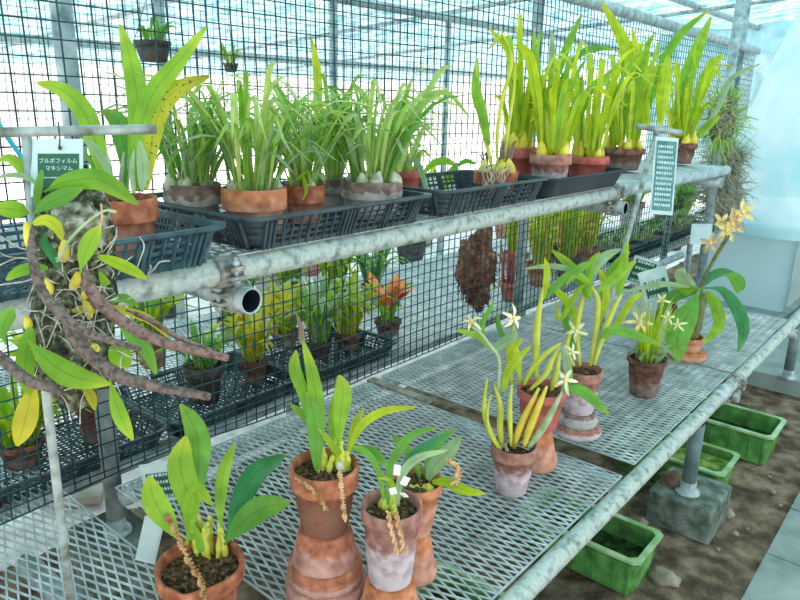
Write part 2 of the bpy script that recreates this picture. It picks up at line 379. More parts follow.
# clumps -------------------------------------------------------
def clump(parent, c, R, n, L, W, mat='leaf_grass', seed=0, upright=.5, droop=1.0, name='foliage', prof='strap', lean=(0, 0), nseg=8, fold=.3):
    rn = R_(seed); mb = MB()
    for k in range(n):
        a = rn.uniform(0, 2*PI); r0 = R*math.sqrt(rn.random())*.75
        b = Vector((c[0]+r0*math.cos(a), c[1]+r0*math.sin(a), c[2]))
        a2 = a+rn.uniform(-.7, .7); l = L*rn.uniform(.55, 1.08); e = upright+rn.uniform(-.25, .25)
        dirh = Vector((math.cos(a2)+lean[0], math.sin(a2)+lean[1], 0))
        out = l*(1-e)*.8; up = l*math.sqrt(max(.1, 1-(1-e)**2*.64))
        g = droop*rn.uniform(.1, 1)
        pts = [b, b+dirh*out*.22+Vector((0, 0, up*.45)), b+dirh*out*.6+Vector((0, 0, up*(.85-.12*g))), b+dirh*out*(1.0+.25*g)+Vector((0, 0, up*(1.0-.5*g)))]
        side = Vector((-math.sin(a2), math.cos(a2), 0)); side.rotate(Matrix.Rotation(rn.uniform(-.9, .9), 3, 'Z'))
        mb.ribbon(pts, W*rn.uniform(.7, 1.2), prof, side, nseg, fold, rn.random(), rn.uniform(-1.2, 1.2))
    return mb.build(name, mat, parent)
def bulbs(parent, c, R, n, s, mat='bulb', seed=0, tall=1.3, name='pseudobulbs'):
    rn = R_(seed+77); mb = MB()
    for k in range(n):
        a = rn.uniform(0, 2*PI); r0 = R*math.sqrt(rn.random())*.8; q = s*rn.uniform(.7, 1.2)
        M = Matrix.Rotation(rn.uniform(-.35, .35), 3, 'X') @ Matrix.Rotation(rn.uniform(-.35, .35), 3, 'Y')
        cc = Vector((c[0]+r0*math.cos(a), c[1]+r0*math.sin(a), c[2]+q*tall*.6))
        prof = [(.001, -1.1), (.5, -.95), (.95, -.5), (1, -.1), (.75, .45), (.35, .85), (.12, 1.1)]
        vs = [(r*q*(1), z*q*tall) for r, z in prof]
        mb.lathe(cc, vs, 10, .12, k+seed, M=M)
    return mb.build(name, mat, parent)
def flower(parent, c, r, mat='petal', seed=0, n=5, face=None, name='flower', wid=.28, core='petal_gold'):
    rn = R_(seed); f = (face or (CAM-Vector(c)+Vector((rn.uniform(-1, 1), rn.uniform(-1, 1), rn.uniform(-.2, .6))))).normalized()
    u = f.orthogonal().normalized(); w = f.cross(u); mb = MB(); c = Vector(c); a0 = rn.uniform(0, 6)
    for k in range(n):
        a = a0+2*PI*k/n+rn.uniform(-.15, .15); d = u*math.cos(a)+w*math.sin(a); L = r*rn.uniform(.8, 1.15)
        mb.ribbon([c, c+d*L*.5+f*L*.12, c+d*L-f*L*.25*rn.random()], r*wid*1.0, 'lance', d.cross(f), 6, .3, rn.random())
    ob = mb.build(name, mat, parent)
    lb = MB(); lb.blob(c+f*r*.12, (r*.16, r*.16, r*.2), seed, .2, 8, 6); lb.build('lip', core, ob)
    return ob
def pxleaf(parent, pts, w, mat='leaf', prof='lance', d0=1.3, d1=None, twist=0, fold=.22, n=12, rnd=None, name='leaf', mb=None, bow=0):
    """a leaf given by points of its mid rib; w is its width in the frame at depth d0"""
    d1 = d0 if d1 is None else d1; k = len(pts)-1
    P = [pd(x, y, d0+(d1-d0)*i/k+bow*math.sin(PI*i/k)) for i, (x, y) in enumerate(pts)]
    own = mb is None; mb = mb or MB()
    dm = (d0+d1)/2
    mb.ribbon(P, w*dm/F, prof, None, n, fold, rnd if rnd is not None else R_(int(pts[0][0]*7+pts[-1][1])).random(), twist)
    if own: return mb.build(name, mat, parent)
def pxtube(parent, pts, w, mat, d0, d1=None, name='stem', taper=None, n=14, sides=8, radii=None, mb=None):
    d1 = d0 if d1 is None else d1; k = len(pts)-1
    P = spline([pd(x, y, d0+(d1-d0)*i/k) for i, (x, y) in enumerate(pts)], n)
    r = w/2*d0/F
    rad = None
    if radii: rad = [r*(radii[int(i/n*(len(radii)-1))]*(1-(i/n*(len(radii)-1)) % 1)+radii[min(len(radii)-1, int(i/n*(len(radii)-1))+1)]*((i/n*(len(radii)-1)) % 1)) for i in range(n+1)]
    own = mb is None; mb = mb or MB(); mb.tube(P, rad or r, sides, taper)
    if own: return mb.build(name, mat, parent)
def beads(parent, pts, w, mat, d0, d1=None, name='flower_spike', count=22):
    d1 = d0 if d1 is None else d1; k = len(pts)-1
    P = spline([pd(x, y, d0+(d1-d0)*i/k) for i, (x, y) in enumerate(pts)], count); r = w/2*d0/F; mb = MB()
    mb.tube(P, r*.3, 6)
    for i, p in enumerate(P):
        a = i*2.4
        for q in (0, PI):
            o = Vector((math.cos(a+q), math.sin(a+q), 0))*r*.55
            mb.blob(p+o, (r*.5, r*.5, r*.4), i, .2, 7, 5)
    return mb.build(name, mat, parent)
def text_mesh(name, body, size, M, mat, parent, align='CENTER'):
    cu = bpy.data.curves.new(name, 'FONT'); cu.body = body; cu.size = size; cu.align_x = align; cu.align_y = 'CENTER'; cu.extrude = .0002
    ob = bpy.data.objects.new(name+'_src', cu); col.objects.link(ob)
    bpy.context.view_layer.update()
    dg = bpy.context.evaluated_depsgraph_get()
    me = bpy.data.meshes.new_from_object(ob.evaluated_get(dg)); me.name = name
    bpy.data.objects.remove(ob); bpy.data.curves.remove(cu)
    me.transform(M); me.transform(Matrix.Translation(-origin(parent))); me.materials.clear(); me.materials.append(MATS[mat])
    o = bpy.data.objects.new(name, me); col.objects.link(o); o.parent = parent; return o
# ============================================================ the setting
ZB = .44; ZS = 1.158; XN = -1.58
def struct(mb, name, mat): return tag(mb.build(name, mat), kind='structure')
def smooth_noise_sheet(x0, x1, y0, y1, z, nx, ny, amp, f=1.5, seed=0):
    mb = MB(); vs = []; fs = []
    for j in range(ny+1):
        for i in range(nx+1):
            x = x0+(x1-x0)*i/nx; y = y0+(y1-y0)*j/ny
            vs.append((x, y, z+amp*(noise.noise(Vector((x*f, y*f, seed)))+.5*noise.noise(Vector((x*f*4, y*f*4, seed))))))
    for j in range(ny):
        for i in range(nx): a = j*(nx+1)+i; fs.append((a, a+1, a+nx+2, a+nx+1))
    mb.add(vs, fs, smooth=True); return mb
struct(smooth_noise_sheet(-2.1, -.3, -1.5, 9, -.004, 90, 260, .02, 3), 'floor', 'soil')
o = struct(smooth_noise_sheet(-22, -2.08, -8, 26, -.01, 40, 60, .02, .5), 'floor', 'gravel')
# paved aisle: concrete slabs with real joints
mb = MB(); rn = R_(3); y = -1.4
rows = [(-.315, .05), (.055, .42), (.425, .8)]
for j in range(19):
    for i, (a, b) in enumerate(rows):
        y0 = 1.575-.352*5+.352*j-(.0 if i == 0 else .012*i)+(-.03 if i == 1 else 0)
        zt = .022+rn.uniform(-.002, .002)
        mb.box(((a+b)/2, y0+.176, zt-.03), (b-a-.004, .346, .06), taper=.994)
struct(mb, 'floor', 'paving')
# raised concrete apron at the far end of the bench
mb = MB(); mb.box((-1.1, 4.72, .04), (1.22, 1.74, .085), taper=.995); mb.box((.2, 4.75, .03), (1.3, 1.7, .07), taper=.99); struct(mb, 'floor', 'slab_pale')
# roof of shade cloth over a pitched frame
mb = MB(); vs = []; fs = []; xs = [1.6+(-10.6)*i/44 for i in range(45)]
def roofz(x): return H+(.98-.075*abs(x+1.0) if x < -1 else .98-.06*(x+1))
for j in range(61):
    y = -2+14*j/60
    for x in xs: vs.append((x, y, roofz(x)+.02*math.sin(y*2.1+x)+.03*noise.noise(Vector((x*1.4, y*1.4, 0)))))
for j in range(60):
    for i in range(44): a = j*45+i; fs.append((a, a+1, a+46, a+45))
mb.add(vs, fs, smooth=True); struct(mb, 'ceiling', 'shade_cloth')
# end of the house: pale board below, clear white film drawn across above
mb = MB(); mb.box((-1.155, 5.2, .31), (.56, .02, .68)); mb.box((-1.155, 5.19, .66), (.58, .03, .02)); struct(mb, 'wall_end', 'board')
mb = MB(); mb.box((-.72, 5.22, .33), (.3, .12, .66)); struct(mb, 'wall_pillar', 'pillar')
mb = MB(); vs = []; fs = []; nx, nz = 46, 34
for j in range(nz+1):
    z = .60+1.75*j/nz
    xl = -1.40+.02*max(0, 1) if z < 1.15 else -1.38+(z-1.15)*(.29/.86)
    for i in range(nx+1):
        u = i/nx; x = xl+(1.0-xl)*u
        y = 5.12+.045*math.sin(x*9+z*1.3)+.05*noise.noise(Vector((x*2.2, z*2.6, 3)))+.03*math.sin(z*14+x*3)*max(0, 1-(z-.6)/.5)
        vs.append((x, y, z))
for j in range(nz):
    for i in range(nx): a = j*(nx+1)+i; fs.append((a, a+1, a+nx+2, a+nx+1))
mb.add(vs, fs, smooth=True); o = mb.build('plastic_curtain', 'white_film'); tag(o, 'translucent white plastic film hanging across the far end of the greenhouse', 'plastic sheet')

mb = MB(); vs = []; fs = []
for j in range(13):
    for i in range(25): x = -3.3+3.4*i/24; z = .5+1.95*j/12; vs.append((x, 8.6+.05*math.sin(x*7)+.04*noise.noise(Vector((x*2, z*2, 1))), z))
for j in range(12):
    for i in range(24): a = j*25+i; fs.append((a, a+1, a+26, a+25))
mb.add(vs, fs, smooth=True); tag(mb.build('shade_curtain', 'pale_net_cloth'), 'teal shade cloth hanging far behind the net, left of the white plastic film', 'shade cloth')
# frame pipes of the house
def pipe_thing(name, a, b, r, label, mat='galv', cat='pipe', group=None, n=16):
    mb = MB(); mb.pipe(a, b, r, n); return tag(mb.build(name, mat), label, cat, group)
pipe_thing('roof_rail', (XN-.0, -.5, H+.50), (XN, 6.25, H+.455), .03, 'galvanised top rail the green netting hangs from', cat='rail')
pipe_thing('roof_rail', (-2.2, -.5, H+.86), (-2.2, 9, H+.86), .03, 'higher roof rail running just behind the netting top', cat='rail')
pipe_thing('roof_rail', (-3.25, -.5, H+.62), (-3.25, 9, H+.60), .03, 'roof rail over the far row of posts', cat='rail')
pipe_thing('roof_rail', (-5.6, -4, H+.40), (-5.6, 14, H+.40), .035, 'most distant horizontal roof rail', cat='rail')
for i, y in enumerate((1.1, 2.9, 4.88, 6.6)):
    mb = MB(); mb.tube([(-8.6, y, roofz(-8.6)-.06), (-1, y, roofz(-1)-.06), (1.4, y, roofz(1.4)-.06)], .02, 10)
    tag(mb.build('roof_rafter', 'galv'), 'thin galvanised rafter under the shade cloth', 'rafter', 'rafters under the shade cloth')
# posts
def post(x, y, z0, z1, r, label, mat='galv', foot=True):
    t = empty('post', (x, y, z0), label, 'post')
    mb = MB(); mb.pipe((x, y, z0+.004), (x, y, z1), r, 20); mb.build('pole', mat, t)
    if foot:
        mb = MB(); mb.lathe((x, y, z0), [(.01, 0), (r*1.55, 0), (r*1.6, .006), (r*1.5, .014), (r*1.05, .018), (r*1.05, .05)], 20); mb.build('base_plate', 'galv', t)
    return t
post(-1.66, .775, .25, roofz(-1.7), .0243, 'thick galvanised post at the left, just behind the netting')
post(-1.63, 2.85, .0, H+.47, .0243, 'galvanised post behind the netting, right of the hanging bark block')
post(-1.3, 4.62, .085, roofz(-1.3), .028, 'galvanised post at the far end carrying the air plants', foot=False)
post(XN-.06, 6.0, 0, roofz(-1.6), .03, 'distant post under the roof near the plastic film edge')
for i, y in enumerate((.62, 1.6, 2.55, 3.5, 4.6)):
    post(-3.25, y*1.25, 0, H+.62, .024, ['far row post nearest the left edge', 'second post from the left in the far row', 'third post from the left in the far row', 'fourth post from the left in the far row', 'rightmost post of the far row'][i]+', beyond the second bench')
# slotted angle post
t = empty('slotted_post', (XN-.03, 4.88, 0), 'slotted steel angle post with punched holes, right of the long sign', 'post')
mb = MB(); mb.box((XN-.07, 4.86, .6), (.006, .045, 1.2)); mb.box((XN-.048, 4.84, .6), (.045, .006, 1.2)); mb.build('angle_bar', 'galv', t)
mb = MB()
for k in range(38): mb.box((XN-.045, 4.8355, .1+k*.03), (.009, .003, .018))
mb.build('slots', 'tray_dark', t)

# ------------------------------------------------------------ netting
def netting(name, x, y0, y1, z0, z1, cell, r, seed, label, zbot=None):
    mb = MB(); rn = R_(seed)
    def off(y, z): return .02*noise.noise(Vector((y*1.3, z*1.1, seed)))+.004*noise.noise(Vector((y*7, z*7, seed)))
    def jy(y, z): return .012*noise.noise(Vector((y*1.1, z*1.4, seed+9)))
    def jz(y, z): return .014*noise.noise(Vector((y*.9, z*.9, seed+19)))
    def P(y, z): return (x+off(y, z), y+jy(y, z), z+jz(y, z))
    ny = int((y1-y0)/cell); nz = int((z1-z0)/cell)
    for i in range(ny+1):
        y = y0+i*cell
        zb = zbot(y) if zbot else z0
        k = 16; mb.tube([P(y, zb+(z1-zb)*j/k) for j in range(k+1)], r, 4, square=True, roll=PI/4)
    for j in range(nz+1):
        z = z0+j*cell; k = 60
        pts = [P(y0+(y1-y0)*i/k, z) for i in range(k+1)]
        if zbot: pts = [p for p in pts if z >= zbot(p[1])-.005]
        if len(pts) > 2: mb.tube(pts, r, 4, roll=PI/4)
    if zbot: mb.tube([P(y0+(y1-y0)*i/60, zbot(y0+(y1-y0)*i/60)) for i in range(61)], r*1.1, 4, roll=PI/4)
    return tag(mb.build(name, 'net'), label, 'netting')
netting('netting', XN, .2, 6.2, .45, H+.48, .0375, .0021, 1, 'dark green square plastic netting behind the shelf and lower bench', lambda y: .462+.02*noise.noise(Vector((y*1.7, 0, 4))))
netting('netting', -3.2, -.2, 4.2, 1.02, H+.6, .0375, .0016, 2, 'second dark green net further back, seen through the first net')

# ------------------------------------------------------------ expanded metal panels
def expanded(nx, ny, a, b, w, t):
    """diamond lattice centred on the origin corner, long diagonal along X"""
    mb = MB()
    LX, LY = nx*a, ny*b
    for j in range(ny*2+1):
        pts = []
        y = j*b/2
        if j == 0 or j == ny*2: mb.box((LX/2, y, 0), (LX, w*.9, t)); continue
        prev = None; m = nx*2
        vs = []; fs = []
        for k in range(m+1):
            yy = y+(b/4)*(1 if (k+j) % 2 else -1)*.93; x = k*a/2
            vs += [(x, yy-w/2, -t/2), (x, yy+w/2, -t*.2), (x, yy+w/2, t/2), (x, yy-w/2, t*.2)]
        for k in range(m):
            for q in range(4): fs.append((k*4+q, k*4+(q+1) % 4, k*4+4+(q+1) % 4, k*4+4+q))
        mb.add(vs, fs)
    mb.box((0, LY/2, 0), (w, LY, t)); mb.box((LX, LY/2, 0), (w, LY, t))
    return mb
def panel(x0, y0, nx, ny, z, label, rot=0, mat='grate', group=None, a=.0606, b=.0218):
    mb = expanded(nx, ny, a, b, .0042, .0035); o = mb.build('mesh_panel', mat)
    loc = Vector(o.location); o.location = Vector((x0, y0, z))+Matrix.Rotation(rot, 3, 'Z') @ loc; o.rotation_euler.z = rot
    return tag(o, label, 'bench panel', group)
XF = -.61
panel(-1.58, .745, 16, 44, ZB-.002, 'expanded metal bench panel under the nearest stacked pots')
panel(-1.58, 1.79, 16, 43, ZB-.002, 'middle expanded metal bench panel, under the small dark pot')
panel(-1.58, 2.75, 16, 43, ZB-.002, 'far expanded metal bench panel, under the big leafy orchid')
panel(-2.6, -.31, 33, 44, ZB-.006, 'nearest expanded metal panel at the bottom left, behind the thin rod', rot=-.0)
# second bench behind the net
for i in range(6):
    panel(-2.735, -.2+i*.98, 17, 44, ZB-.015, ['second bench panel behind the net, nearest the left edge', 'second bench panel behind the net, left of the lime potted plants', 'second bench panel behind the net, below the hanging bark', 'second bench panel behind the net, near the tall lime plants', 'second bench panel behind the net, under the seedling trays', 'furthest second bench panel behind the net'][i], mat='grate')
# bench frame
t = empty('bench_frame', (-.6, 2, 0), 'galvanised pipe frame of the lower bench with its mossy front pipe', 'bench frame')
def fpipe(parent, a, b, r=.0243, mat='galv', name='pipe'): mb = MB(); mb.pipe(a, b, r, 22, segs=6); return mb.build(name, mat, parent)
zp = ZB-.0265
fpipe(t, (-.588, -.3, zp), (-.588, 2.62, zp), mat='galv_mossy', name='front_pipe')
fpipe(t, (-.588, 2.60, zp), (-.588, 5.1, zp+.0), r=.0235, mat='galv_mossy', name='front_pipe')
fpipe(t, (-1.56, .75, zp-.0), (-1.56, 5.0, zp), name='rear_pipe')
fpipe(t, (-1.22, 1.742, zp-.035), (-.615, 1.742, zp-.035), r=.0243, name='cross_pipe')
fpipe(t, (-1.55, 2.71, zp-.05), (-.56, 2.71, zp-.05), name='cross_pipe')
fpipe(t, (-1.55, .5, zp-.05), (-.56, .5, zp-.05), name='cross_pipe')
fpipe(t, (-1.55, 3.72, zp-.05), (-.56, 3.72, zp-.05), name='cross_pipe')
for y, z0 in ((2.30, .125), (3.86, .085), (.45, .125)):
    mb = MB(); mb.pipe((-.588, y, z0+.004), (-.588, y, zp-.024), .0243, 22); l = mb.build('leg', 'galv_dark', t)
    mb = MB(); mb.lathe((-.588, y, z0), [(.01, 0), (.042, 0), (.042, .006), (.03, .012), (.027, .02), (.027, .045)], 22); mb.build('foot', 'galv', l)
def coupler(parent, c, axis, r=.0243, name='clamp', other=None):
    """scaffold coupler: a split ring round the pipe, two bolt lugs and a hex bolt"""
    c = Vector(c); ax = Vector(axis).normalized(); mb = MB()
    u = Vector((0, 0, 1)); u = (u-u.dot(ax)*ax).normalized(); w = ax.cross(u)
    M = Matrix((w, u, ax)).transposed()
    mb.lathe(c-ax*.024, [(r+.001, 0), (r+.005, .002), (r+.006, .012), (r+.005, .024), (r+.006, .036), (r+.005, .046), (r+.001, .048)], 24, M=M, closed=False)
    for s in (1,):
        mb.box(c+w*(r+.009)*s+u*.010, (.022, .008, .03), M)
        mb.box(c+w*(r+.009)*s-u*.006, (.022, .006, .03), M)
    mb.box(c+u*(r+.005), (.016, .008, .026), M)
    mb.build(name, 'cast_clamp', parent)
    b = MB(); bc = c+w*(r+.012)
    b.tube([bc-u*.022, bc+u*.030], .0038, 8); b.tube([bc+u*.016, bc+u*.024], .0075, 6); b.tube([bc-u*.018, bc-u*.011], .0075, 6)
    b.build('bolt', 'galv', parent)
for y in (2.71, .5): coupler(t, (-.588, y, zp), (0, 1, 0)); coupler(t, (-.588, y, zp-.05), (1, 0, 0))
mb = MB(); mb.lathe((-.588, 2.5, zp), [(.0243, 0), (.0275, .003), (.0275, .1), (.0243, .103)], 20, M=Matrix.Rotation(-PI/2, 3, 'X'), closed=False); mb.build('sleeve', 'galv', t)
# second, darker rail that starts near the far end
pipe_thing('side_rail', (-.66, 3.42, ZB-.03), (-.625, 5.05, ZB-.02), .02, 'short dark pipe lying beside the far end of the front pipe', 'galv_dark')
t2 = empty('bench_frame', (-1.75, 2, 0), 'galvanised pipe frame of the second bench behind the net', 'bench frame')
for x in (-1.75, -2.68): fpipe(t2, (x, -.3, ZB-.045), (x, 5.9, ZB-.045), name='long_pipe')
for y in (-.1, 1.5, 3.1, 4.7, 5.8):
    for x in (-1.75, -2.68): fpipe(t2, (x, y, .0), (x, y, ZB-.07), name='leg')
# wooden batten, brackets in the panel gap
mb = MB(); M = Matrix.Rotation(-.02, 3, 'Z'); mb.box((-1.45, 1.735, ZB-.004), (.28, .036, .014), M); mb.lathe((-1.5, 1.735, ZB+.002), [(.004, 0), (.012, 0), (.012, .005), (.004, .006)], 10)
tag(mb.build('batten', 'weathered_wood'), 'weathered flat wooden batten lying in the gap between bench panels', 'batten')

# ------------------------------------------------------------ upper shelf
t = empty('shelf_frame', (-1.0, 2, ZS-.03), 'galvanised pipe frame of the upper shelf with its stained front pipe', 'shelf frame')
zq = H-.292; XS = -1.0
mb = MB(); mb.pipe((XS, -.4, zq), (XS, 2.42, zq), .0243, 24, segs=8); mb.build('front_pipe', 'galv_mossy', t)
mb = MB(); mb.pipe((XS, 2.40, zq+.002), (XS, 3.72, zq+.002), .0235, 24, segs=8); mb.build('front_pipe', 'galv', t)
fpipe(t, (-1.53, -.4, zq), (-1.53, 3.72, zq), name='rear_pipe')
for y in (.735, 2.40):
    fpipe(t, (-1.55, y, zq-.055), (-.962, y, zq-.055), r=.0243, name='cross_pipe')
    mb = MB(); mb.tube([(-1.1, y, zq-.055), (-.964, y, zq-.055)], .0205, 20, caps=False); mb.tube([(-1.1, y, zq-.055), (-1.099, y, zq-.055)], .0205, 20); mb.build('bore_shade', 'tray_dark', t)  # dark plugged liner, stands in for the shade inside the open pipe end
    coupler(t, (XS, y-.03, zq), (0, 1, 0)); coupler(t, (XS-.01, y, zq-.055), (1, 0, 0), r=.0245)
fpipe(t, (-1.55, 3.6, zq-.05), (-.98, 3.6, zq-.05), name='cross_pipe')
panel(-1.59, -.3, 10, 45, ZS-.006, 'expanded metal shelf panel under the blue tray', a=.0594, b=.0218)
panel(-1.59, .69, 10, 75, ZS-.006, 'expanded metal shelf panel under the grassy potted plants', a=.0594, b=.0218)
panel(-1.59, 2.34, 10, 61, ZS-.006, 'expanded metal shelf panel at the far end of the shelf', a=.0594, b=.0218)

# ------------------------------------------------------------ trays
def tray(x0, x1, y0, y1, z0, h, mat, label, holes=True, group=None, taper=.022, rot=0):
    mb = MB(); rc = .035
    cx, cy = (x0+x1)/2, (y0+y1)/2
    def loop(f, out=0):
        """rounded rectangle at relative height f"""
        hx = (x1-x0)/2-taper*(1-f)+out; hy = (y1-y0)/2-taper*(1-f)+out; pts = []; r = rc
        for q, (sx, sy, a0) in enumerate(((1, 1, 0), (-1, 1, PI/2), (-1, -1, PI), (1, -1, 3*PI/2))):
            for k in range(6):
                a = a0+PI/2*k/5; pts.append(Vector((cx+sx*(hx-r)+r*math.cos(a), cy+sy*(hy-r)+r*math.sin(a), z0+h*f)))
        return pts
    def ring(f, r, mbx=None, out=0, vs=1):
        P = loop(f, out); P = P+[P[0]]
        mb.tube(P, r, 6, caps=False)
    def band(f0, f1, th=.0016):
        A, B = loop(f0), loop(f1); A2, B2 = loop(f0, -th), loop(f1, -th); n = len(A); vs = A+B+B2+A2; fs = []
        for i in range(n):
            j = (i+1) % n
            for q in range(4): fs.append((q*n+i, q*n+j, ((q+1) % 4)*n+j, ((q+1) % 4)*n+i))
        mb.add(vs, fs)
    # rim: outward flange
    A, B, C, D = loop(1, 0), loop(1, .011), loop(.88, .012), loop(.88, .009); n = len(A); vs = A+B+C+D; fs = []
    for i in range(n):
        j = (i+1) % n
        for q in range(3): fs.append((q*n+i, (q+1)*n+i, (q+1)*n+j, q*n+j))
    mb.add(vs, fs, smooth=True)
    if not holes: band(0, 1)
    else:
        band(.84, 1); band(0, .14); band(.44, .54); band(.64, .70); band(.26, .32)
        dense = lambda q, L: q < .03 or q > L-.03 or abs(q-L/2) < .018 or abs(q-L/4) < .008 or abs(q-3*L/4) < .008
        hx0 = (x1-x0)/2-taper; hy0 = (y1-y0)/2-taper
        for ax, L in ((0, x1-x0-2*rc), (1, y1-y0-2*rc)):
            m = int(L/.0105)
            for i in range(m+1):
                q = i*L/m
                if not (i % 2 == 0 or dense(q, L)): continue
                wd = .0068 if dense(q, L) else .0036
                for s in (-1, 1):
                    u = -L/2+q
                    if ax == 0: a = Vector((cx+u*.97, cy+s*hy0, z0)); b = Vector((cx+u, cy+s*(hy0+taper), z0+h*.86))
                    else: a = Vector((cx+s*hx0, cy+u*.97, z0)); b = Vector((cx+s*(hx0+taper), cy+u, z0+h*.86))
                    mb.tube([a, b], wd*.62, 4, roll=PI/4)
        # solid rounded corners
        A, B = loop(0), loop(.86)
        for q in range(4):
            vs = A[q*6:q*6+6]+B[q*6:q*6+6]; fs = [(i, i+1, i+7, i+6) for i in range(5)]; mb.add(vs, fs, smooth=True)
    # floor grid
    if holes:
        hx = (x1-x0)/2-taper; hy = (y1-y0)/2-taper
        for i in range(int(hx*2/.016)+1): x = cx-hx+i*.016; mb.box((x, cy, z0+.002), (.005, hy*2, .003))
        for i in range(int(hy*2/.016)+1): y = cy-hy+i*.016; mb.box((cx, y, z0+.002), (hx*2, .005, .003))
    else:
        A = loop(0); mb.add([v+Vector((0, 0, .002)) for v in A], [tuple(range(len(A)))])
    o = mb.build('plant_tray', mat)
    return tag(o, label, 'tray', group)
tray(-1.27, -.93, .16, .665, ZS+.001, .066, 'tray_blue', 'blue-grey slotted plastic tray on the shelf holding the big terracotta pot')
tray(-1.36, -.955, .735, 1.245, ZS+.001, .064, 'tray', 'grey slotted tray holding the grassy plants in clay pots')
tray(-1.24, -.955, 1.30, 1.79, ZS+.001, .066, 'tray', 'grey slotted tray on the shelf, mostly empty with one small rooted pot')
tray(-1.26, -.955, 1.815, 2.36, ZS+.001, .058, 'tray_dark', 'dark solid-sided tray at the right holding lime-leaved pots', holes=False)

# ------------------------------------------------------------ crates, blocks, stones under the bench
def crate(x0, x1, y0, y1, z0, h, label, fill='water', lvl=.4):
    t = empty('planter_box', ((x0+x1)/2, (y0+y1)/2, z0), label, 'planter box')
    mb = MB(); tp = .012; w = .006; ch = .018
    def loop(f, out=0):
        hx = (x1-x0)/2-tp*(1-f)+out; hy = (y1-y0)/2-tp*(1-f)+out; cx, cy = (x0+x1)/2, (y0+y1)/2; z = z0+h*f
        return [Vector((cx+a, cy+b, z)) for a, b in ((hx, -hy+ch), (hx, hy-ch), (hx-ch, hy), (-hx+ch, hy), (-hx, hy-ch), (-hx, -hy+ch), (-hx+ch, -hy), (hx-ch, -hy))]
    def skin(Ls, sm=False):
        n = 8; vs = sum(Ls, []); fs = []
        for q in range(len(Ls)-1):
            for i in range(n): j = (i+1) % n; fs.append((q*n+i, q*n+j, (q+1)*n+j, (q+1)*n+i))
        mb.add(vs, fs)
    skin([loop(0), loop(.88), loop(1)]); skin([loop(1, -w), loop(.06, -w)]); A = loop(0); mb.add(A, [tuple(reversed(range(8)))]); A = loop(.06, -w); mb.add(A, [tuple(range(8))])
    skin([loop(.80, 0), loop(.80, .006), loop(.84, .006), loop(.84, 0)])
    for sx in (x0, x1):
        for sy in (y0, y1): pass
    for k in range(1, 6):
        xx = x0+(x1-x0)*k/6
        for yy, s in ((y0, -1), (y1, 1)):
            mb.tube([(xx, yy-s*tp, z0+.003), (xx, yy, z0+h*.8)], .004, 4, roll=PI/4)
    for yy, s in ((y0, -1), (y1, 1)):
        for xx in (x0+.022, x1-.022): mb.tube([(xx, yy-s*(tp+.0), z0+.003), (xx, yy, z0+h*.86)], .006, 4, roll=PI/4)
    mb.build('box', 'crate', t)
    mb = MB(); skin_ = skin; n = 8
    vs = loop(.97, -w-.001)+loop(1.0, -w-.001)+loop(1.0, .011)+loop(.93, .011)+loop(.93, .001); fs = []
    for q in range(4):
        for i in range(n): j = (i+1) % n; fs.append((q*n+i, (q+1)*n+i, (q+1)*n+j, q*n+j))
    mb.add(vs, fs); mb.build('rim', 'crate_rim', t)
    mb = MB(); A = loop(lvl, -w-.0005); mb.add(A, [tuple(range(8))]); mb.build('water' if fill == 'water' else 'algae', fill, t)
    return t
crate(-.96, -.565, 1.785, 1.98, .0, .135, 'green plastic planter box with dark water, left of the concrete block', 'water', .5)
crate(-.95, -.53, 2.50, 2.71, .0, .13, 'green planter box with algae-covered water, right behind the concrete block', 'algae', .72)
crate(-.92, -.462, 2.93, 3.16, .0, .14, 'green planter box furthest along the bench, beyond the other boxes', 'water', .45)
crate(-1.0, -.575, 1.20, 1.41, .0, .13, 'green planter box cut off by the bottom edge, under the near bench pipe', 'water', .5)
def block(x0, x1, y0, y1, h, label, mat='block', rot=0):
    mb = MB(); n = 8; mb.blob(((x0+x1)/2, (y0+y1)/2, h/2), (1, 1, 1), 1, 0, 4, 3)
    mb = MB(); cx, cy = (x0+x1)/2, (y0+y1)/2; hx, hy = (x1-x0)/2, (y1-y0)/2; b = .006; Rm = Matrix.Rotation(rot, 3, 'Z'); vs = []; fs = []
    lay = [(0, 0), (b*.3, b), (b*.3, h-b), (b, h-b*.2), (b*2, h)]
    for q, (ins, z) in enumerate(lay):
        for a, c in ((1, -1), (1, 1), (-1, 1), (-1, -1)):
            for e in (0, 1):
                px = a*(hx-ins-(b if (e == 0) == (a*c < 0) else 0)); py = c*(hy-ins-(0 if (e == 0) == (a*c < 0) else b))
                p = Rm @ Vector((px, py, 0)); vs.append((cx+p.x, cy+p.y, z))
    for q in range(len(lay)-1):
        for i in range(8): j = (i+1) % 8; fs.append((q*8+i, q*8+j, (q+1)*8+j, (q+1)*8+i))
    fs.append(tuple((len(lay)-1)*8+i for i in range(8))); mb.add(vs, fs)
    return tag(mb.build('concrete_block', mat), label, 'concrete block')
block(-.70, -.478, 2.225, 2.46, .125, 'mossy concrete block carrying the bench leg between the green boxes')
block(-.70, -.478, .34, .56, .125, 'mossy concrete block under the nearest bench leg')
block(-1.79, -1.59, .69, .86, .25, 'tall mossy concrete block under the foot of the left post')
def rock(p, r, seed, label, mat='rock', name='rock'):
    mb = MB(); mb.blob((p[0], p[1], p[2]+r[2]*.55), r, seed, .45, 14, 10, freq=1.2); return tag(mb.build(name, mat), label, 'rock')
v = pz(664, 582, 0); rock(v, (.048, .036, .03), 4, 'large pale stone lying in front of the nearest green planter box')
v = pz(728, 516, 0); rock(v, (.02, .018, .018), 5, 'small brown stone at the paving edge beside the concrete block')
v = pz(671, 483, .125); rock(v, (.045, .035, .026), 7, 'crumbly brown clod lying on top of the concrete block by the leg', 'soil', 'clod')
v = pz(642, 524, 0); rock(v, (.02, .017, .014), 11, 'pebble in the soil near the rim of the nearest green box')
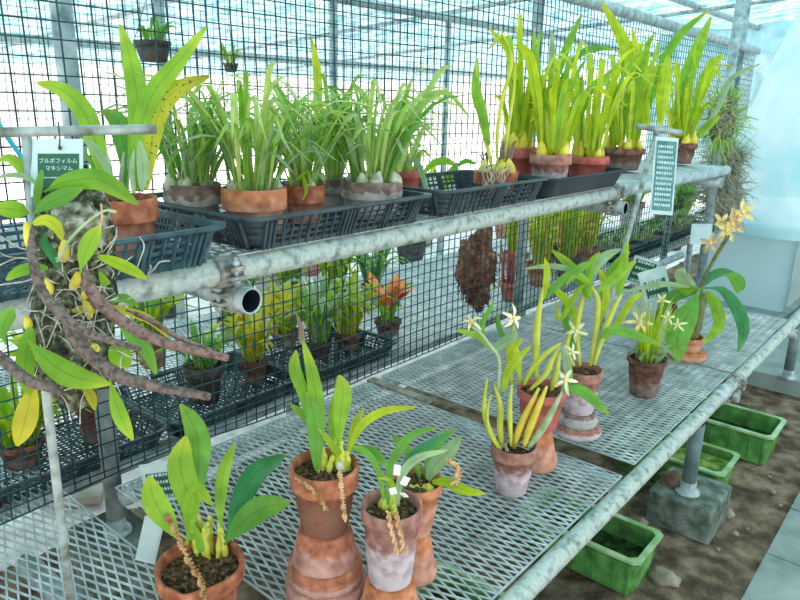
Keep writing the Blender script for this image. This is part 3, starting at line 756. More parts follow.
v = pz(134, 530, .0); rock(v, (.05, .05, .05), 9, 'dark stone on the soil right beside the left post foot')
mb = MB(); v = pz(75, 500, .01); mb.box((v.x, v.y, .03), (.2, .09, .03), Matrix.Rotation(.9, 3, 'Z')); tag(mb.build('wood_plank', 'wood'), 'short pale plank lying on the soil left of the post foot', 'plank')
rn = R_(12)
for k in range(40):
    y = rn.uniform(1.4, 4); x = rn.uniform(-.62, -.335) if k % 3 else rn.uniform(-1.5, -.7)
    if -.71 < x < -.46 and (2.2 < y < 2.48 or 1.7 < y < 2.0 or 2.45 < y < 2.75 or 2.9 < y < 3.2): continue
    if y > 3.75: continue
    s = rn.uniform(.005, .012); mb = MB(); mb.blob((x, y, s*.5+.004), (s*1.3, s, s*.8), k, .4, 8, 6)
    tag(mb.build('pebble', 'rock'), 'small pebble scattered on the soil under the bench', 'pebble', 'pebbles on the soil under the bench')
# ============================================================ plants on the lower bench
def pxl(parent, d, items):
    """items: (points, width px, material, profile, dd) ; depths relative to d"""
    for it in items:
        pts, w, mat, prof = it[:4]; dd0, dd1 = it[4] if len(it) > 4 else (0, 0); tw = it[5] if len(it) > 5 else 0
        pxleaf(parent, pts, w, mat, prof, d+dd0, d+dd1, tw)
def zfor(X, Y, py):
    lo, hi = -.2, 2.4
    for _ in range(50):
        m = (lo+hi)/2
        if project((X, Y, m))[1] > py: lo = m
        else: hi = m
    return (lo+hi)/2
# --- near left orchid in the chipped brown pot
C0 = pz(200, 562, .575); X, Y = C0.x, C0.y; d = depth(C0)
t = empty('potted_orchid', (X, Y, ZB), 'broad-leaved orchid in a wide terracotta pot with a chipped rim, bottom left', 'orchid')
def chip(a, z, zt=.135):
    if z < zt*.75: return 0
    return .010*math.exp(-((a-5.35)/.22)**2)+.006*math.exp(-((a-4.7)/.3)**2)
clay_pot(t, (X, Y, ZB), .083, .135, 'clay', seed=1, rimdip=chip, chips=70, fill=.84)
pxl(t, d, [
 ([(183, 545), (168, 522), (154, 500), (149, 476)], 24, 'leaf', 'oval', (-.01, -.04)),
 ([(187, 545), (190, 505), (180, 465), (186, 436)], 27, 'leaf', 'oval', (0, .02), .3),
 ([(192, 540), (196, 490), (199, 450), (193, 425), (180, 404)], 24, 'leaf_mid', 'oval', (.03, .07), .5),
 ([(190, 540), (188, 510), (197, 490), (212, 505)], 15, 'leaf', 'oval', (0, -.03)),
 ([(222, 535), (220, 505), (224, 470), (235, 443)], 13, 'leaf', 'oval', (.02, .06), .3),
 ([(225, 540), (238, 505), (256, 473), (285, 455)], 23, 'leaf_dark', 'oval', (.02, .08), .4),
 ([(224, 545), (238, 527), (262, 508), (290, 503)], 25, 'leaf_mid', 'oval', (0, -.02), -.3),
 ([(202, 552), (196, 532), (190, 520)], 9, 'leaf', 'blade', (-.02, -.03)),
])
mb = MB(); rn = R_(4)
def ridged(x, y, z, h, lean, r, k):
    P = spline([Vector((x, y, z-.012)), Vector((x+lean[0]*.4, y+lean[1]*.4, z+h*.5)), Vector((x+lean[0], y+lean[1], z+h))], 8)
    mb.tube(P, [r*(1+.22*math.sin(i*1.9+k))*(1-.35*i/8) for i in range(9)], 7)
for k in range(22):
    q = pz(rn.uniform(195, 228), rn.uniform(548, 560), .553)
    ridged(q.x, q.y, .553, rn.uniform(.05, .08), (rn.uniform(-.012, .006), rn.uniform(-.012, .012)), .0064, k)
mb.build('pseudobulbs', 'bulb', t)
beads(t, [(166, 514), (176, 532), (188, 560), (200, 580), (204, 598)], 8, 'bead_brown', d-.02, d-.10, count=30)
# --- stacks
def stack_pot(X, Y, z0, R, h, label, mat, inv, seed=0, name='potted_orchid', rb=.66, band=.24, fill=.88, chips=30):
    t = empty(name, (X, Y, z0), label, 'orchid'); clay_pot(t, (X, Y, z0), R, h, mat, seed=seed, rb=rb, band=band, fill=fill, chips=chips); return t
# A
X, Y = -.89, .84; jz = H-.833; rz = H-.694
inverted_pot('clay_pot', X, Y, ZB, .084, .075, 'clay_bloom', 'lowest upturned clay pot of the left pair of stacked pots, bottom edge of the photo', seed=3, rb=.9, band=.35)
inverted_pot('clay_pot', X, Y, ZB+.035, .079, jz-ZB-.035, 'clay_bloom', 'large upturned terracotta pot with white bloom under the left spiky orchid', rb=.68, seed=2, band=.12)
t = stack_pot(X, Y, jz, .068, rz-jz+.004, 'orchid with upright bright leaves in a terracotta pot atop the left stack', 'clay_dark_base', None, 5, band=.3, rb=.68); d = depth((X, Y, rz))
pxl(t, d, [
 ([(318, 470), (318, 420), (313, 378), (303, 341)], 15, 'leaf', 'lance', (0, .03), .3),
 ([(315, 460), (305, 400), (295, 370), (296, 350)], 13, 'leaf', 'oval', (.02, .04)),
 ([(317, 470), (316, 440), (313, 412), (307, 392)], 16, 'leaf_mid', 'lance', (-.02, -.02)),
 ([(338, 460), (340, 420), (343, 392), (339, 375)], 18, 'leaf', 'oval', (0, 0)),
 ([(334, 460), (333, 420), (337, 385)], 9, 'leaf', 'lance', (.04, .05)),
 ([(348, 452), (362, 425), (385, 411), (416, 407)], 9, 'leaf_lime', 'lance', (0, -.03)),
 ([(348, 450), (353, 428), (358, 418), (364, 408)], 7, 'leaf_lime', 'lance', (.03, .05)),
 ([(312, 425), (302, 414), (290, 404)], 8, 'leaf', 'lance', (.03, .04)),
 ([(352, 448), (372, 452), (388, 466)], 11, 'leaf_mid', 'lance', (0, -.05)),
 ([(340, 455), (328, 440), (318, 428)], 9, 'leaf_lime', 'blade', (-.02, -.02)),
])
pxleaf(t, [(303, 343), (300, 325), (293, 308)], 7, 'leaf_brown', 'blade', d+.03, d+.03, 2, name='dry_leaf_tip')
mb = MB(); rn = R_(6)
for k in range(16):
    q = pz(rn.uniform(312, 352), rn.uniform(463, 472), rz-.012)
    ridged(q.x, q.y, rz-.012, rn.uniform(.03, .06), (rn.uniform(-.01, .01), rn.uniform(-.01, .01)), .0075, k)
mb.build('pseudobulbs', 'bulb', t)
beads(t, [(297, 479), (309, 487), (319, 498), (326, 510)], 6, 'bead_brown', d-.07, d-.08, count=20)
beads(t, [(339, 468), (341, 485), (343, 505), (345, 520)], 6, 'bead', d-.07, d-.08, count=22)
mb = MB(); mb.blob(pd(340, 466, d-.075), (.008, .008, .008), 3, .2); mb.build('bud', 'bulb_pale', t)
# B
X, Y = -.745, .878; jz = H-.903; rz = H-.735
inverted_pot('clay_pot', X, Y, ZB, .064, jz-ZB, 'clay_bright', 'upturned orange clay pot at the bottom edge, under the small pinkish pot', rb=.75, seed=8)
t = stack_pot(X, Y, jz, .059, rz-jz, 'small orchid with hanging tan flower strings in a pink-grey pot, nearest the camera', 'clay_low_bloom', None, 9, band=.16, rb=.72); d = depth((X, Y, rz)); dB = d
pxl(t, d, [
 ([(388, 505), (390, 470), (402, 445), (418, 432), (437, 428)], 9, 'leaf_mid', 'lance', (0, .02)),
 ([(397, 505), (402, 475), (418, 458), (448, 450)], 9, 'leaf_pale', 'lance', (0, -.02)),
 ([(384, 500), (378, 470), (366, 452), (352, 446)], 7, 'leaf_mid', 'lance', (0, .02)),
 ([(400, 500), (404, 470), (418, 452), (438, 440), (450, 434)], 10, 'leaf_dark', 'lance', (.02, .03)),
 ([(396, 492), (389, 480), (376, 478)], 7, 'leaf_lime', 'blade', (0, 0)),
])
bulbs(t, (X-.01, Y+.005, rz-.02), .03, 7, .010, 'bulb', 3, 1.6)
beads(t, [(388, 512), (390, 525), (394, 540), (397, 553)], 6, 'bead', d-.06, d-.07, count=22)
beads(t, [(396, 512), (398, 525), (402, 540), (402, 553)], 6, 'bead', d-.06, d-.07, count=22)
for k, (x, y, a) in enumerate(((397, 470, .1), (405, 481, .5), (393, 491, -.4), (404, 495, 1.2))):
    mb = MB(); M = Matrix.Rotation(a, 3, 'Y') @ Matrix.Rotation(.6, 3, 'Z'); mb.box(pd(x, y, d-.03), (.013, .002, .022 if k < 2 else .012), M)
    mb.build('plant_tag', 'petal_white', t)
# C
X, Y = -.785, 1.002; jz = H-.875; rz = H-.757
inverted_pot('clay_pot', X, Y, ZB, .052, jz-ZB, 'clay_bright', 'narrow upturned orange pot with flared foot behind the pink-grey pot', rb=.62, seed=11)
t = stack_pot(X, Y, jz, .057, rz-jz+.004, 'orchid with round yellow bulbs in an orange pot right behind the pink-grey pot', 'clay_bright', None, 12, band=.16, rb=.62); d = depth((X, Y, rz))
pxl(t, d, [
 ([(428, 480), (435, 465), (450, 450), (461, 436)], 16, 'leaf_pale', 'lance', (0, 0), .3),
 ([(424, 480), (432, 455), (440, 440), (456, 429)], 11, 'leaf_mid', 'lance', (.03, .04)),
 ([(432, 482), (447, 482), (464, 490), (485, 494)], 11, 'leaf_lime', 'lance', (-.02, -.06)),
 ([(420, 478), (412, 455), (398, 440), (392, 436)], 8, 'leaf_mid', 'lance', (.02, .03)),
])
bulbs(t, (X+.005, Y-.005, rz-.022), .036, 9, .011, 'bulb_gold', 5, 1.1)
beads(t, [(448, 460), (456, 466), (458, 476), (454, 484)], 8, 'bead', d-.03, d-.04, count=12)
# --- D whitish pot with canes
X, Y = -.80, 1.43; hz = .137
t = empty('potted_orchid', (X, Y, ZB), 'orchid of thin yellow canes in a small white-crusted pot, mid bench', 'orchid')
clay_pot(t, (X, Y, ZB), .060, hz, 'clay_low_bloom', seed=14, rb=.66, band=.24); d = depth((X, Y, ZB+hz)); dD = d
def canes(t, lst, d, mat='cane'):
    for pts, w, dd in lst: pxtube(t, pts, w*.85, mat, d+dd[0], d+dd[1], 'cane', radii=[.55, .8, 1, 1, .85, .6, .35])
canes(t, [([(501, 450), (490, 432), (484, 408), (487, 378)], 7, (-.02, .0)), ([(503, 448), (500, 430), (500, 405), (494, 384)], 8, (0, .02)),
          ([(511, 446), (510, 420), (510, 404), (512, 384)], 6.5, (-.02, -.02)), ([(498, 448), (489, 432), (487, 412), (491, 395)], 5, (-.03, -.04))], d)
canes(t, [([(514, 448), (519, 430), (528, 410), (539, 388)], 9, (0, -.03)), ([(524, 446), (530, 428), (538, 408), (547, 386)], 9.5, (-.02, -.04))], d, 'bulb_gold')
canes(t, [([(528, 448), (540, 432), (552, 412), (562, 392)], 9, (-.02, -.05))], d, 'cane_grey')
mb = MB(); rn = R_(3)
for k in range(14): a = rn.uniform(0, 6.28); q = .045; P0 = Vector((X, Y, ZB+hz-.005)); mb.tube(spline([P0+Vector((math.cos(a)*q*.3, math.sin(a)*q*.3, .01)), P0+Vector((math.cos(a+.6)*q*.7, math.sin(a+.6)*q*.7, .012)), P0+Vector((math.cos(a+1)*q, math.sin(a+1)*q, .002))], 6), .0016, 5)
mb.build('roots', 'root', t)
pxl(t, d, [([(490, 352), (500, 345), (513, 336), (515, 330)], 11, 'leaf_pale', 'lance', (.02, .03)),
           ([(503, 392), (508, 372), (518, 358), (531, 346)], 9, 'leaf_lime', 'lance', (0, .02)),
           ([(562, 392), (568, 380), (567, 362), (564, 345)], 9, 'leaf_pale', 'lance', (-.03, -.03)),
           ([(566, 388), (580, 390), (594, 400), (609, 415)], 12, 'leaf_mid', 'lance', (-.05, -.08))])
pxtube(t, [(498, 395), (499, 360), (490, 346), (480, 333), (471, 326)], 4, 'cane_grey', d+.02, d+.02, 'flower_stem')
pxl(t, d, [([(488, 348), (480, 338), (466, 332), (456, 331)], 6, 'leaf', 'lance', (.02, .0)), ([(486, 345), (482, 325), (490, 310), (494, 300)], 6, 'leaf_mid', 'lance', (.02, .06))])
flower(t, pd(471, 322, d+.01), .032, 'petal', 1)
flower(t, pd(513, 318, d), .036, 'petal', 2)
flower(t, pd(566, 380, d-.05), .036, 'petal', 3)
# --- E: reddish pot on an upturned orange one
X, Y = -.822, 1.60; jz = H-.862; rz = H-.748
inverted_pot('clay_pot', X, Y, ZB, .058, jz-ZB, 'clay_bright', 'upturned orange pot with a flared foot behind the white-crusted pot', rb=.6, seed=17, band=.3)
t = stack_pot(X, Y, jz, .067, rz-jz, 'tall yellow-stemmed orchid in a red-brown pot behind the white-crusted pot', 'red_clay', None, 18, band=.2, rb=.72); d = depth((X, Y, rz))
canes(t, [([(536, 380), (536, 350), (538, 318), (543, 288)], 9, (0, .03)), ([(520, 385), (518, 360), (513, 340), (514, 325)], 8, (.02, .03)),
          ([(524, 385), (533, 368), (548, 352), (561, 343)], 7, (0, 0)), ([(530, 390), (545, 375), (552, 360), (560, 346)], 7, (-.02, -.03)),
          ([(512, 385), (508, 350), (508, 335)], 7, (.03, .04)), ([(551, 392), (556, 372), (560, 352)], 8, (.02, .02))], d)
pxl(t, d, [([(543, 300), (547, 275), (545, 258)], 7, 'leaf_lime', 'lance', (.03, .04)), ([(518, 372), (512, 352), (522, 338)], 9, 'leaf_lime', 'lance', (0, 0)),
           ([(510, 350), (500, 330), (497, 312)], 6, 'leaf_mid', 'lance', (.04, .05))])
# --- F pot on upside-down saucer stack
X, Y = -.83, 1.87; jz = H-.912; rz = H-.77
inverted_pot('clay_pot', X, Y, ZB, .077, .03, 'clay_low_bloom', 'wide flat clay foot, lowest of the stack beside the middle panel gap', rb=.9, seed=20, band=.6)
inverted_pot('clay_pot', X, Y, ZB+.03, .062, jz-ZB-.03, 'clay_grey', 'squat grey-brown clay ring resting on the wide flat clay foot', rb=.8, seed=21, band=.5)
t = stack_pot(X, Y, jz, .062, rz-jz, 'orchid with star flowers in a white-crusted pot on top of the clay ring stack', 'clay_low_bloom', None, 22, band=.2, rb=.7); d = depth((X, Y, rz))
canes(t, [([(580, 366), (577, 330), (582, 300), (589, 276)], 7, (0, .02)), ([(590, 366), (596, 330), (598, 300), (590, 285)], 7, (0, .0)),
          ([(594, 365), (605, 330), (615, 306), (622, 294)], 7, (-.02, -.02)), ([(574, 366), (566, 350), (572, 328)], 7, (-.02, -.03))], d)
pxl(t, d, [
 ([(587, 298), (578, 276), (566, 262), (552, 250)], 10, 'leaf', 'lance', (0, .05)),
 ([(546, 298), (560, 282), (582, 267), (592, 262)], 9, 'leaf_mid', 'lance', (-.05, -.02)),
 ([(590, 288), (594, 268), (606, 256), (621, 249)], 11, 'leaf_pale', 'lance', (.02, .05)),
 ([(599, 290), (612, 280), (624, 270), (636, 261)], 11, 'leaf', 'lance', (-.02, -.03)),
 ([(618, 296), (622, 275), (628, 240)], 9, 'leaf', 'lance', (0, .03)),
 ([(590, 285), (570, 270), (548, 266), (524, 269)], 6, 'leaf_pale', 'lance', (0, 0)),
 ([(592, 290), (585, 280), (575, 275), (566, 285)], 7, 'leaf', 'lance', (0, -.05)),
 ([(600, 338), (612, 330), (632, 334), (663, 346)], 10, 'leaf_mid', 'lance', (-.03, -.06)),
 ([(602, 300), (606, 280), (618, 262), (630, 252)], 8, 'leaf', 'lance', (.03, .06)),
 ([(585, 285), (577, 292), (560, 320), (556, 300)], 5, 'leaf_lime', 'lance', (-.02, -.03)),
])
pxl(t, d, [([(580, 340), (572, 310), (558, 292), (545, 285)], 8, 'leaf_lime', 'lance', (0, .03)), ([(596, 330), (606, 300), (604, 280), (598, 268)], 8, 'leaf_lime', 'lance', (0, .03)),
 ([(574, 350), (566, 320), (564, 300)], 8, 'leaf_mid', 'lance', (0, .03)), ([(600, 345), (620, 320), (632, 300), (645, 292)], 7, 'leaf_lime', 'lance', (0, .03)), ([(590, 300), (588, 280), (592, 262), (600, 252)], 8, 'leaf', 'lance', (-.02, .03))])
flower(t, pd(577, 331, d-.05), .038, 'petal', 4); flower(t, pd(572, 352, d-.04), .028, 'petal', 6)
# --- G small dark pot
X, Y = -.785, 2.30; hz = .14
t = empty('potted_orchid', (X, Y, ZB), 'small brown pot of wiry sprays with one yellow star flower, right of mid bench', 'orchid')
clay_pot(t, (X, Y, ZB), .069, hz, 'clay_brown', seed=24, rb=.66, band=.12); d = depth((X, Y, ZB+hz))
clump(t, (X, Y, ZB+hz*.85), .04, 60, .27, .005, 'leaf_lime', 31, .72, .5, 'thin_stems', 'blade', fold=.1)
clump(t, (X, Y, ZB+hz*.85), .055, 26, .1, .012, 'leaf_pale', 32, .35, 1.6, 'foliage', 'lance')
flower(t, pd(640, 322, d-.04), .052, 'petal_gold', 5, 6, wid=.25, core='petal')
for k, (x, y) in enumerate(((668, 318), (678, 325), (662, 300))): flower(t, pd(x, y, d), .03, 'petal', 20+k)
# --- H big orchid on an upturned orange pot
X, Y = -.80, 2.80
inverted_pot('clay_pot', X, Y, ZB, .078, .03, 'clay_bright', 'wide orange clay foot under the big leafy orchid', rb=.9, seed=27, band=.7)
t = empty('potted_orchid', (X, Y, ZB+.03), 'big leafy orchid with a tan flower spike, furthest on the lower bench', 'orchid')
mb = MB(); mb.lathe((X, Y, ZB+.03), pot_profile(.058, .06, .85, .3), 28, .01, 3); mb.build('pot', 'clay_bright', t)
d = depth((X, Y, ZB+.1)); 
pxtube(t, [(690, 341), (695, 320), (701, 303), (705, 294)], 15, 'cane_dark', d, d, 'pseudobulb', radii=[.9, 1.1, .9, .6, .4])
pxtube(t, [(682, 341), (676, 318), (674, 300)], 11, 'cane_dark', d+.05, d+.06, 'pseudobulb', radii=[.9, 1.1, .9, .6, .4])
pxl(t, d, [
 ([(700, 288), (690, 310), (678, 335), (678, 362)], 25, 'leaf_mid', 'oval', (-.02, -.16), .3),
 ([(706, 291), (715, 304), (719, 325), (703, 344)], 12, 'leaf', 'lance', (-.02, -.1)),
 ([(704, 288), (722, 290), (737, 308), (744, 330), (738, 352)], 13, 'leaf_dark', 'oval', (-.02, -.1), .6),
 ([(690, 287), (666, 284), (650, 286), (622, 292)], 6, 'leaf_pale', 'lance', (0, -.05)),
 ([(702, 286), (712, 276), (724, 272), (740, 276)], 9, 'leaf_dark', 'lance', (0, .05)),
 ([(722, 274), (733, 277), (739, 284), (737, 293)], 13, 'leaf_mid', 'oval', (0, -.03)),
 ([(696, 290), (682, 276), (684, 268)], 14, 'leaf_pale', 'lance', (.02, .04)),
 ([(694, 288), (684, 290), (675, 282)], 12, 'leaf', 'lance', (.0, .04)),
 ([(698, 290), (668, 300), (655, 330)], 12, 'leaf_mid', 'lance', (.03, .02)),
 ([(660, 300), (656, 330), (652, 345)], 8, 'leaf_pale', 'lance', (.03, .02)),
])
pxtube(t, [(699, 292), (706, 275), (716, 256), (729, 235)], 4, 'cane_dark', d, d, 'flower_stem')
for k, (x, y, r) in enumerate(((743, 212, .05), (733, 224, .055), (727, 230, .05), (711, 243, .045), (722, 222, .04), (736, 216, .04))):
    flower(t, pd(x, y, d-.02+.01*k), r, 'petal_tan' if k % 2 else 'petal_gold', 40+k, 5, wid=.4, core='petal_gold')

# ============================================================ labels stuck around the lower bench
def card(name, C, w, h, u, v, label, face, ins=(.8, .72), rows=0, stake=None, top=0):
    """white framed card; u = right, v = up vectors"""
    u = Vector(u).normalized(); v = (Vector(v)-Vector(v).dot(u)*u).normalized(); n = u.cross(v)
    if (CAM-C).dot(n) < 0: n = -n
    t = empty(name, C-v*h/2, label, 'sign')
    M = Matrix((u, v, n)).transposed()
    mb = MB(); mb.box(C, (w, h, .0025), M); mb.build('card', 'tag_white', t)
    mb = MB(); cc = C+n*.0018-v*top; mb.box(cc, (w*ins[0], h*ins[1], .0012), M); f = mb.build('printed_panel', face, t)
    if rows:
        mb = MB(); rn = R_(int(w*1e4))
        for k in range(rows):
            y = h*ins[1]*(.42-.84*k/max(1, rows-1)); x = -w*ins[0]*.4
            while x < w*ins[0]*.36:
                L = rn.uniform(.03, .09)*w
                mb.box(cc+u*(x+L/2)+v*y+n*.0008, (L, h*ins[1]*.45/max(3, rows), .0004), M); x += L+w*.035
        mb.build('print', 'tag_white', f)
    if stake:
        mb = MB(); mb.tube([C-v*h*.45-n*.003, C-v*h*.45-n*.003+Vector(stake)], .0025, 6); mb.build('stake', 'tag_white', t)
    return t
U = Vector((RX.x, RY.x, RZ.x))
C = pz(161, 482, .56); card('plant_label', C, .082, .10, U+Vector((0, 0, .15)), Vector((.1, .1, 1)), 'pale plant label with a dark green print, behind the bottom-left orchid', 'tag_green', (.75, .66), 4, (-.005, -.01, -.07), .008)
C = pz(150, 540, .53); card('plant_label', C, .042, .105, U+Vector((0, 0, -.28)), Vector((-.0, .1, 1)), 'blank white tag leaning beside the chipped brown pot', 'tag_white', (.85, .8), 0, None)
C = pz(642, 272, .72); card('plant_label', C, .12, .13, U+Vector((0, 0, -.3)), Vector((.3, .1, 1)), 'small tilted green label, left of the pair behind the wiry pot', 'tag_green', (.8, .8), 4, (-.03, 0, -.2))
C = pz(655, 284, .70); card('plant_label', C, .12, .13, U+Vector((0, 0, .3)), Vector((-.2, .1, 1)), 'small tilted green label, right of the pair behind the wiry pot', 'tag_green', (.75, .55), 3, (-.02, 0, -.2), .018)
# ============================================================ thin rod stand with the mounted orchid and its sign
yS = .335; XR = -.86
b0 = Vector((-.845, .315, ZB)); 
A0 = px_(26, 132, -.86); d = depth(A0)
t = empty('rod_stand', (b0.x, b0.y, b0.z), 'thin T-shaped metal rod stand holding the katakana sign at the left', 'stand')
mb = MB(); mb.tube([b0, pd(47, 400, d+.05), A0], .0056, 14); mb.build('upright', 'rod', t)
mb = MB(); mb.pipe(pd(-30, 133, d-.01), pd(156, 129, d+.02), .0058, 14, .0012); mb.build('cross_arm', 'rod', t)
# sign
def uv(px, py, dd): return pd(px, py, dd)
n0 = uv(57, 168, d+.004)
u = (uv(86, 168, d+.004)-uv(33, 168, d+.004)); v = uv(57, 140, d+.004)-uv(57, 192, d+.004)
u.normalize(); v = (v-v.dot(u)*u).normalized(); n = u.cross(v); n = n if (CAM-n0).dot(n) > 0 else -n
k = d/F; M3 = Matrix((u, v, n)).transposed()
s = empty('hanging_sign', n0-v*26*k, 'white sign with green katakana panel hanging from the thin rod stand', 'sign')
mb = MB(); mb.box(n0, (52*k, 58*k, .002), M3); mb.build('card', 'tag_white', s)
mb = MB(); g = n0-v*5*k+u*2*k+n*.0015; mb.box(g, (41*k, 38*k, .0012), M3); gp = mb.build('printed_panel', 'tag_green', s)
for body, dy, sz, dx in (('ブルボフィルム', 11.5, 5.6, 0), ('マキシマム', 4.0, 5.6, 2)):
    T = Matrix.Translation(g+v*dy*k+u*dx*k*.5+n*.0008) @ M3.to_4x4()
    text_mesh('lettering', body, sz*k*1.0, T, 'tag_white', gp)
mb = MB(); rn = R_(2); x = -17
while x < 16: L = rn.uniform(1, 2.4); mb.box(g+u*(x+L/2)*k-v*5*k+n*.0008, (L*k, 1.2*k, .0004), M3); x += L+.8
mb.build('small_print', 'tag_white', gp)
mb = MB(); mb.tube(spline([pd(59, 148, d), pd(60, 140, d-.006), pd(59, 130, d-.008), pd(58, 122, d+.004), pd(60, 132, d+.01), pd(59.5, 140, d+.006)], 14), .0009, 5); mb.blob(pd(60, 148, d-.002), (.0025,)*3, 1, .2, 8, 6); mb.build('wire_hook', 'wire', s)
# mounted orchid
dm = d-.015
t = empty('mounted_orchid', pd(70, 390, dm), 'orchid mounted on a mossy slab with long hanging brown spikes, left foreground', 'orchid')
sl = MB(); Mx_ = Matrix((u, v, n)).transposed()
c1 = pd(72, 262, dm+.03); sl.blob(c1, (.048, .12, .022), 3, .35, 20, 16, Mx_, 1.6); sl.blob(pd(75, 345, dm+.03), (.05, .075, .025), 8, .4, 18, 12, Mx_, 1.6)
sl.build('mounting_slab', 'moss', t)
mb = MB(); mb.blob(pd(76, 232, dm+.02), (.036, .036, .02), 5, .35, 16, 12, Mx_); mb.build('cork_top', 'cork', t)
mb = MB(); rn = R_(8)
for k_ in range(80):
    x = 72+rn.gauss(0, 24); y = rn.uniform(220, 392); a = rn.uniform(-1.2, 4.4); L = rn.uniform(10, 42)
    mb.tube(spline([pd(x, y, dm+.01), pd(x+math.cos(a)*L*.4+rn.uniform(-6, 6), y+math.sin(a)*L*.4, dm-.02), pd(x+math.cos(a)*L*.8, y+math.sin(a)*L+rn.uniform(-5, 9), dm-.01)], 7), .0007, 4)
for pts in ([(40, 250), (20, 248), (0, 236), (-10, 238)], [(38, 262), (18, 258), (-6, 268)], [(95, 262), (104, 258), (112, 251)], [(147, 276), (155, 268), (160, 262), (170, 261)], [(148, 274), (151, 268), (150, 265)], [(110, 300), (126, 300), (141, 290)], [(45, 270), (30, 280), (0, 285)]):
    mb.tube(spline([pd(x, y, dm) for x, y in pts], 9), .0009, 5)
mb.build('roots', 'root', t)
pxl(t, dm, [
 ([(44, 192), (65, 182), (100, 180), (138, 204)], 21, 'leaf', 'oval', (0, -.03), .2),
 ([(31, 216), (45, 205), (62, 197), (83, 188)], 16, 'leaf_mid', 'oval', (-.02, -.02)),
 ([(33, 213), (18, 210), (-8, 208)], 18, 'leaf', 'oval', (0, -.04)),
 ([(38, 185), (26, 177), (12, 175), (-6, 178)], 6, 'leaf_pale', 'lance', (0, .02)),
 ([(33, 224), (45, 220), (56, 226), (62, 240)], 12, 'leaf_lime', 'lance', (-.02, -.03)),
 ([(80, 274), (84, 256), (91, 240), (100, 226)], 17, 'leaf', 'oval', (-.03, -.03)),
 ([(98, 256), (115, 262), (132, 270), (147, 279)], 12, 'leaf_lime', 'lance', (-.02, -.04)),
 ([(48, 268), (32, 268), (18, 272), (6, 280)], 12, 'leaf', 'lance', (0, -.02)),
 ([(6, 345), (2, 330), (8, 315), (12, 308)], 15, 'leaf_mid', 'oval', (0, 0)),
 ([(28, 340), (45, 358), (72, 376), (110, 384)], 24, 'leaf', 'oval', (-.04, -.05), .2),
 ([(30, 328), (27, 350), (25, 375), (30, 395)], 18, 'leaf', 'lance', (-.02, -.02)),
 ([(36, 375), (30, 400), (24, 425), (17, 446)], 22, 'leaf_yellow', 'oval', (-.01, -.03)),
 ([(109, 376), (115, 400), (122, 420), (133, 440)], 15, 'leaf', 'oval', (-.02, -.03)),
 ([(83, 386), (91, 396), (95, 410)], 10, 'leaf_yellow', 'lance', (0, 0)),
 ([(118, 318), (132, 335), (146, 350), (156, 374)], 15, 'leaf_mid', 'lance', (.01, .0)),
 ([(112, 306), (130, 312), (150, 320), (168, 337)], 9, 'leaf_yellow', 'lance', (.01, .0)),
 ([(112, 345), (120, 355), (128, 368)], 22, 'leaf', 'lance', (.02, .02)),
 ([(72, 311), (84, 309), (98, 312)], 8, 'leaf_yellow', 'lance', (-.01, -.01)),
 ([(42, 170), (38, 190), (36, 208)], 8, 'leaf_mid', 'lance', (0, 0)),
 ([(60, 268), (52, 250), (48, 240), (58, 222)], 15, 'leaf_dark', 'lance', (.0, .01)),
 ([(100, 272), (106, 284), (104, 276)], 9, 'leaf', 'lance', (0, 0)),
 ([(-8, 165), (8, 158), (22, 168), (25, 180)], 12, 'leaf', 'oval', (.02, .02)),
 ([(110, 302), (124, 298), (138, 306)], 9, 'leaf_mid', 'lance', (.01, .01)),
])
for k_, (x, y, x2, y2, w_) in enumerate(((30, 248, 26, 222, 11), (62, 262, 64, 240, 11), (72, 290, 78, 272, 10), (82, 300, 88, 286, 8), (50, 295, 46, 278, 9), (28, 330, 26, 316, 9), (92, 345, 98, 352, 8), (90, 318, 84, 300, 9))):
    pxtube(t, [(x, y), ((x+x2)/2+1, (y+y2)/2), (x2, y2)], w_, 'bulb_gold', dm-.01, dm-.01, 'pseudobulb', radii=[.6, 1, 1, .8, .4], n=10)
pxtube(t, [(57, 262), (68, 242), (85, 224), (104, 211), (116, 212)], 3, 'cane_grey', dm-.04, dm-.05, 'stem')
pxtube(t, [(100, 228), (102, 215), (101, 204)], 2, 'bead', dm-.03, dm-.03, 'stem')
for pts, w_, mt in (([(32, 228), (32, 250), (36, 275), (48, 300), (78, 328), (108, 340), (140, 349)], 9, 'rachis'),
                    ([(58, 300), (78, 342), (112, 372), (150, 385), (210, 397)], 12, 'rachis'),
                    ([(84, 268), (92, 292), (118, 318), (160, 341), (228, 358)], 11, 'rachis_red'),
                    ([(126, 310), (150, 320), (180, 338), (216, 352)], 5, 'rachis_red'),
                    ([(-10, 345), (8, 364), (28, 380), (52, 388), (58, 396)], 10, 'rachis')):
    n_ = 46; P = spline([pd(x, y, dm-.04-.01*i) for i, (x, y) in enumerate(pts)], n_); r = w_/2*dm/F; mb = MB()
    mb.tube(P, [r*(.35+.65*min(1, i/9))*(1-.45*max(0, (i-n_*.6)/(n_*.4)))*(1+.13*(i % 2)) for i in range(n_+1)], 10)
    ob = mb.build('flower_spike', mt, t)
# ============================================================ plants on the shelf
ZF = ZS+.007
def shelf_pot(px, py, x, w, mat, label, seed, rb=.72, band=.25, zf=ZF, name='potted_orchid', cat='orchid', soil='mix', group=None):
    p = px_(px, py, x); R = w/2*depth(p)/F
    t = empty(name, (p.x, p.y, zf), label, cat, group)
    clay_pot(t, (p.x, p.y, zf), R, p.z-zf, mat, rb, band, soil, seed=seed)
    return t, p, R
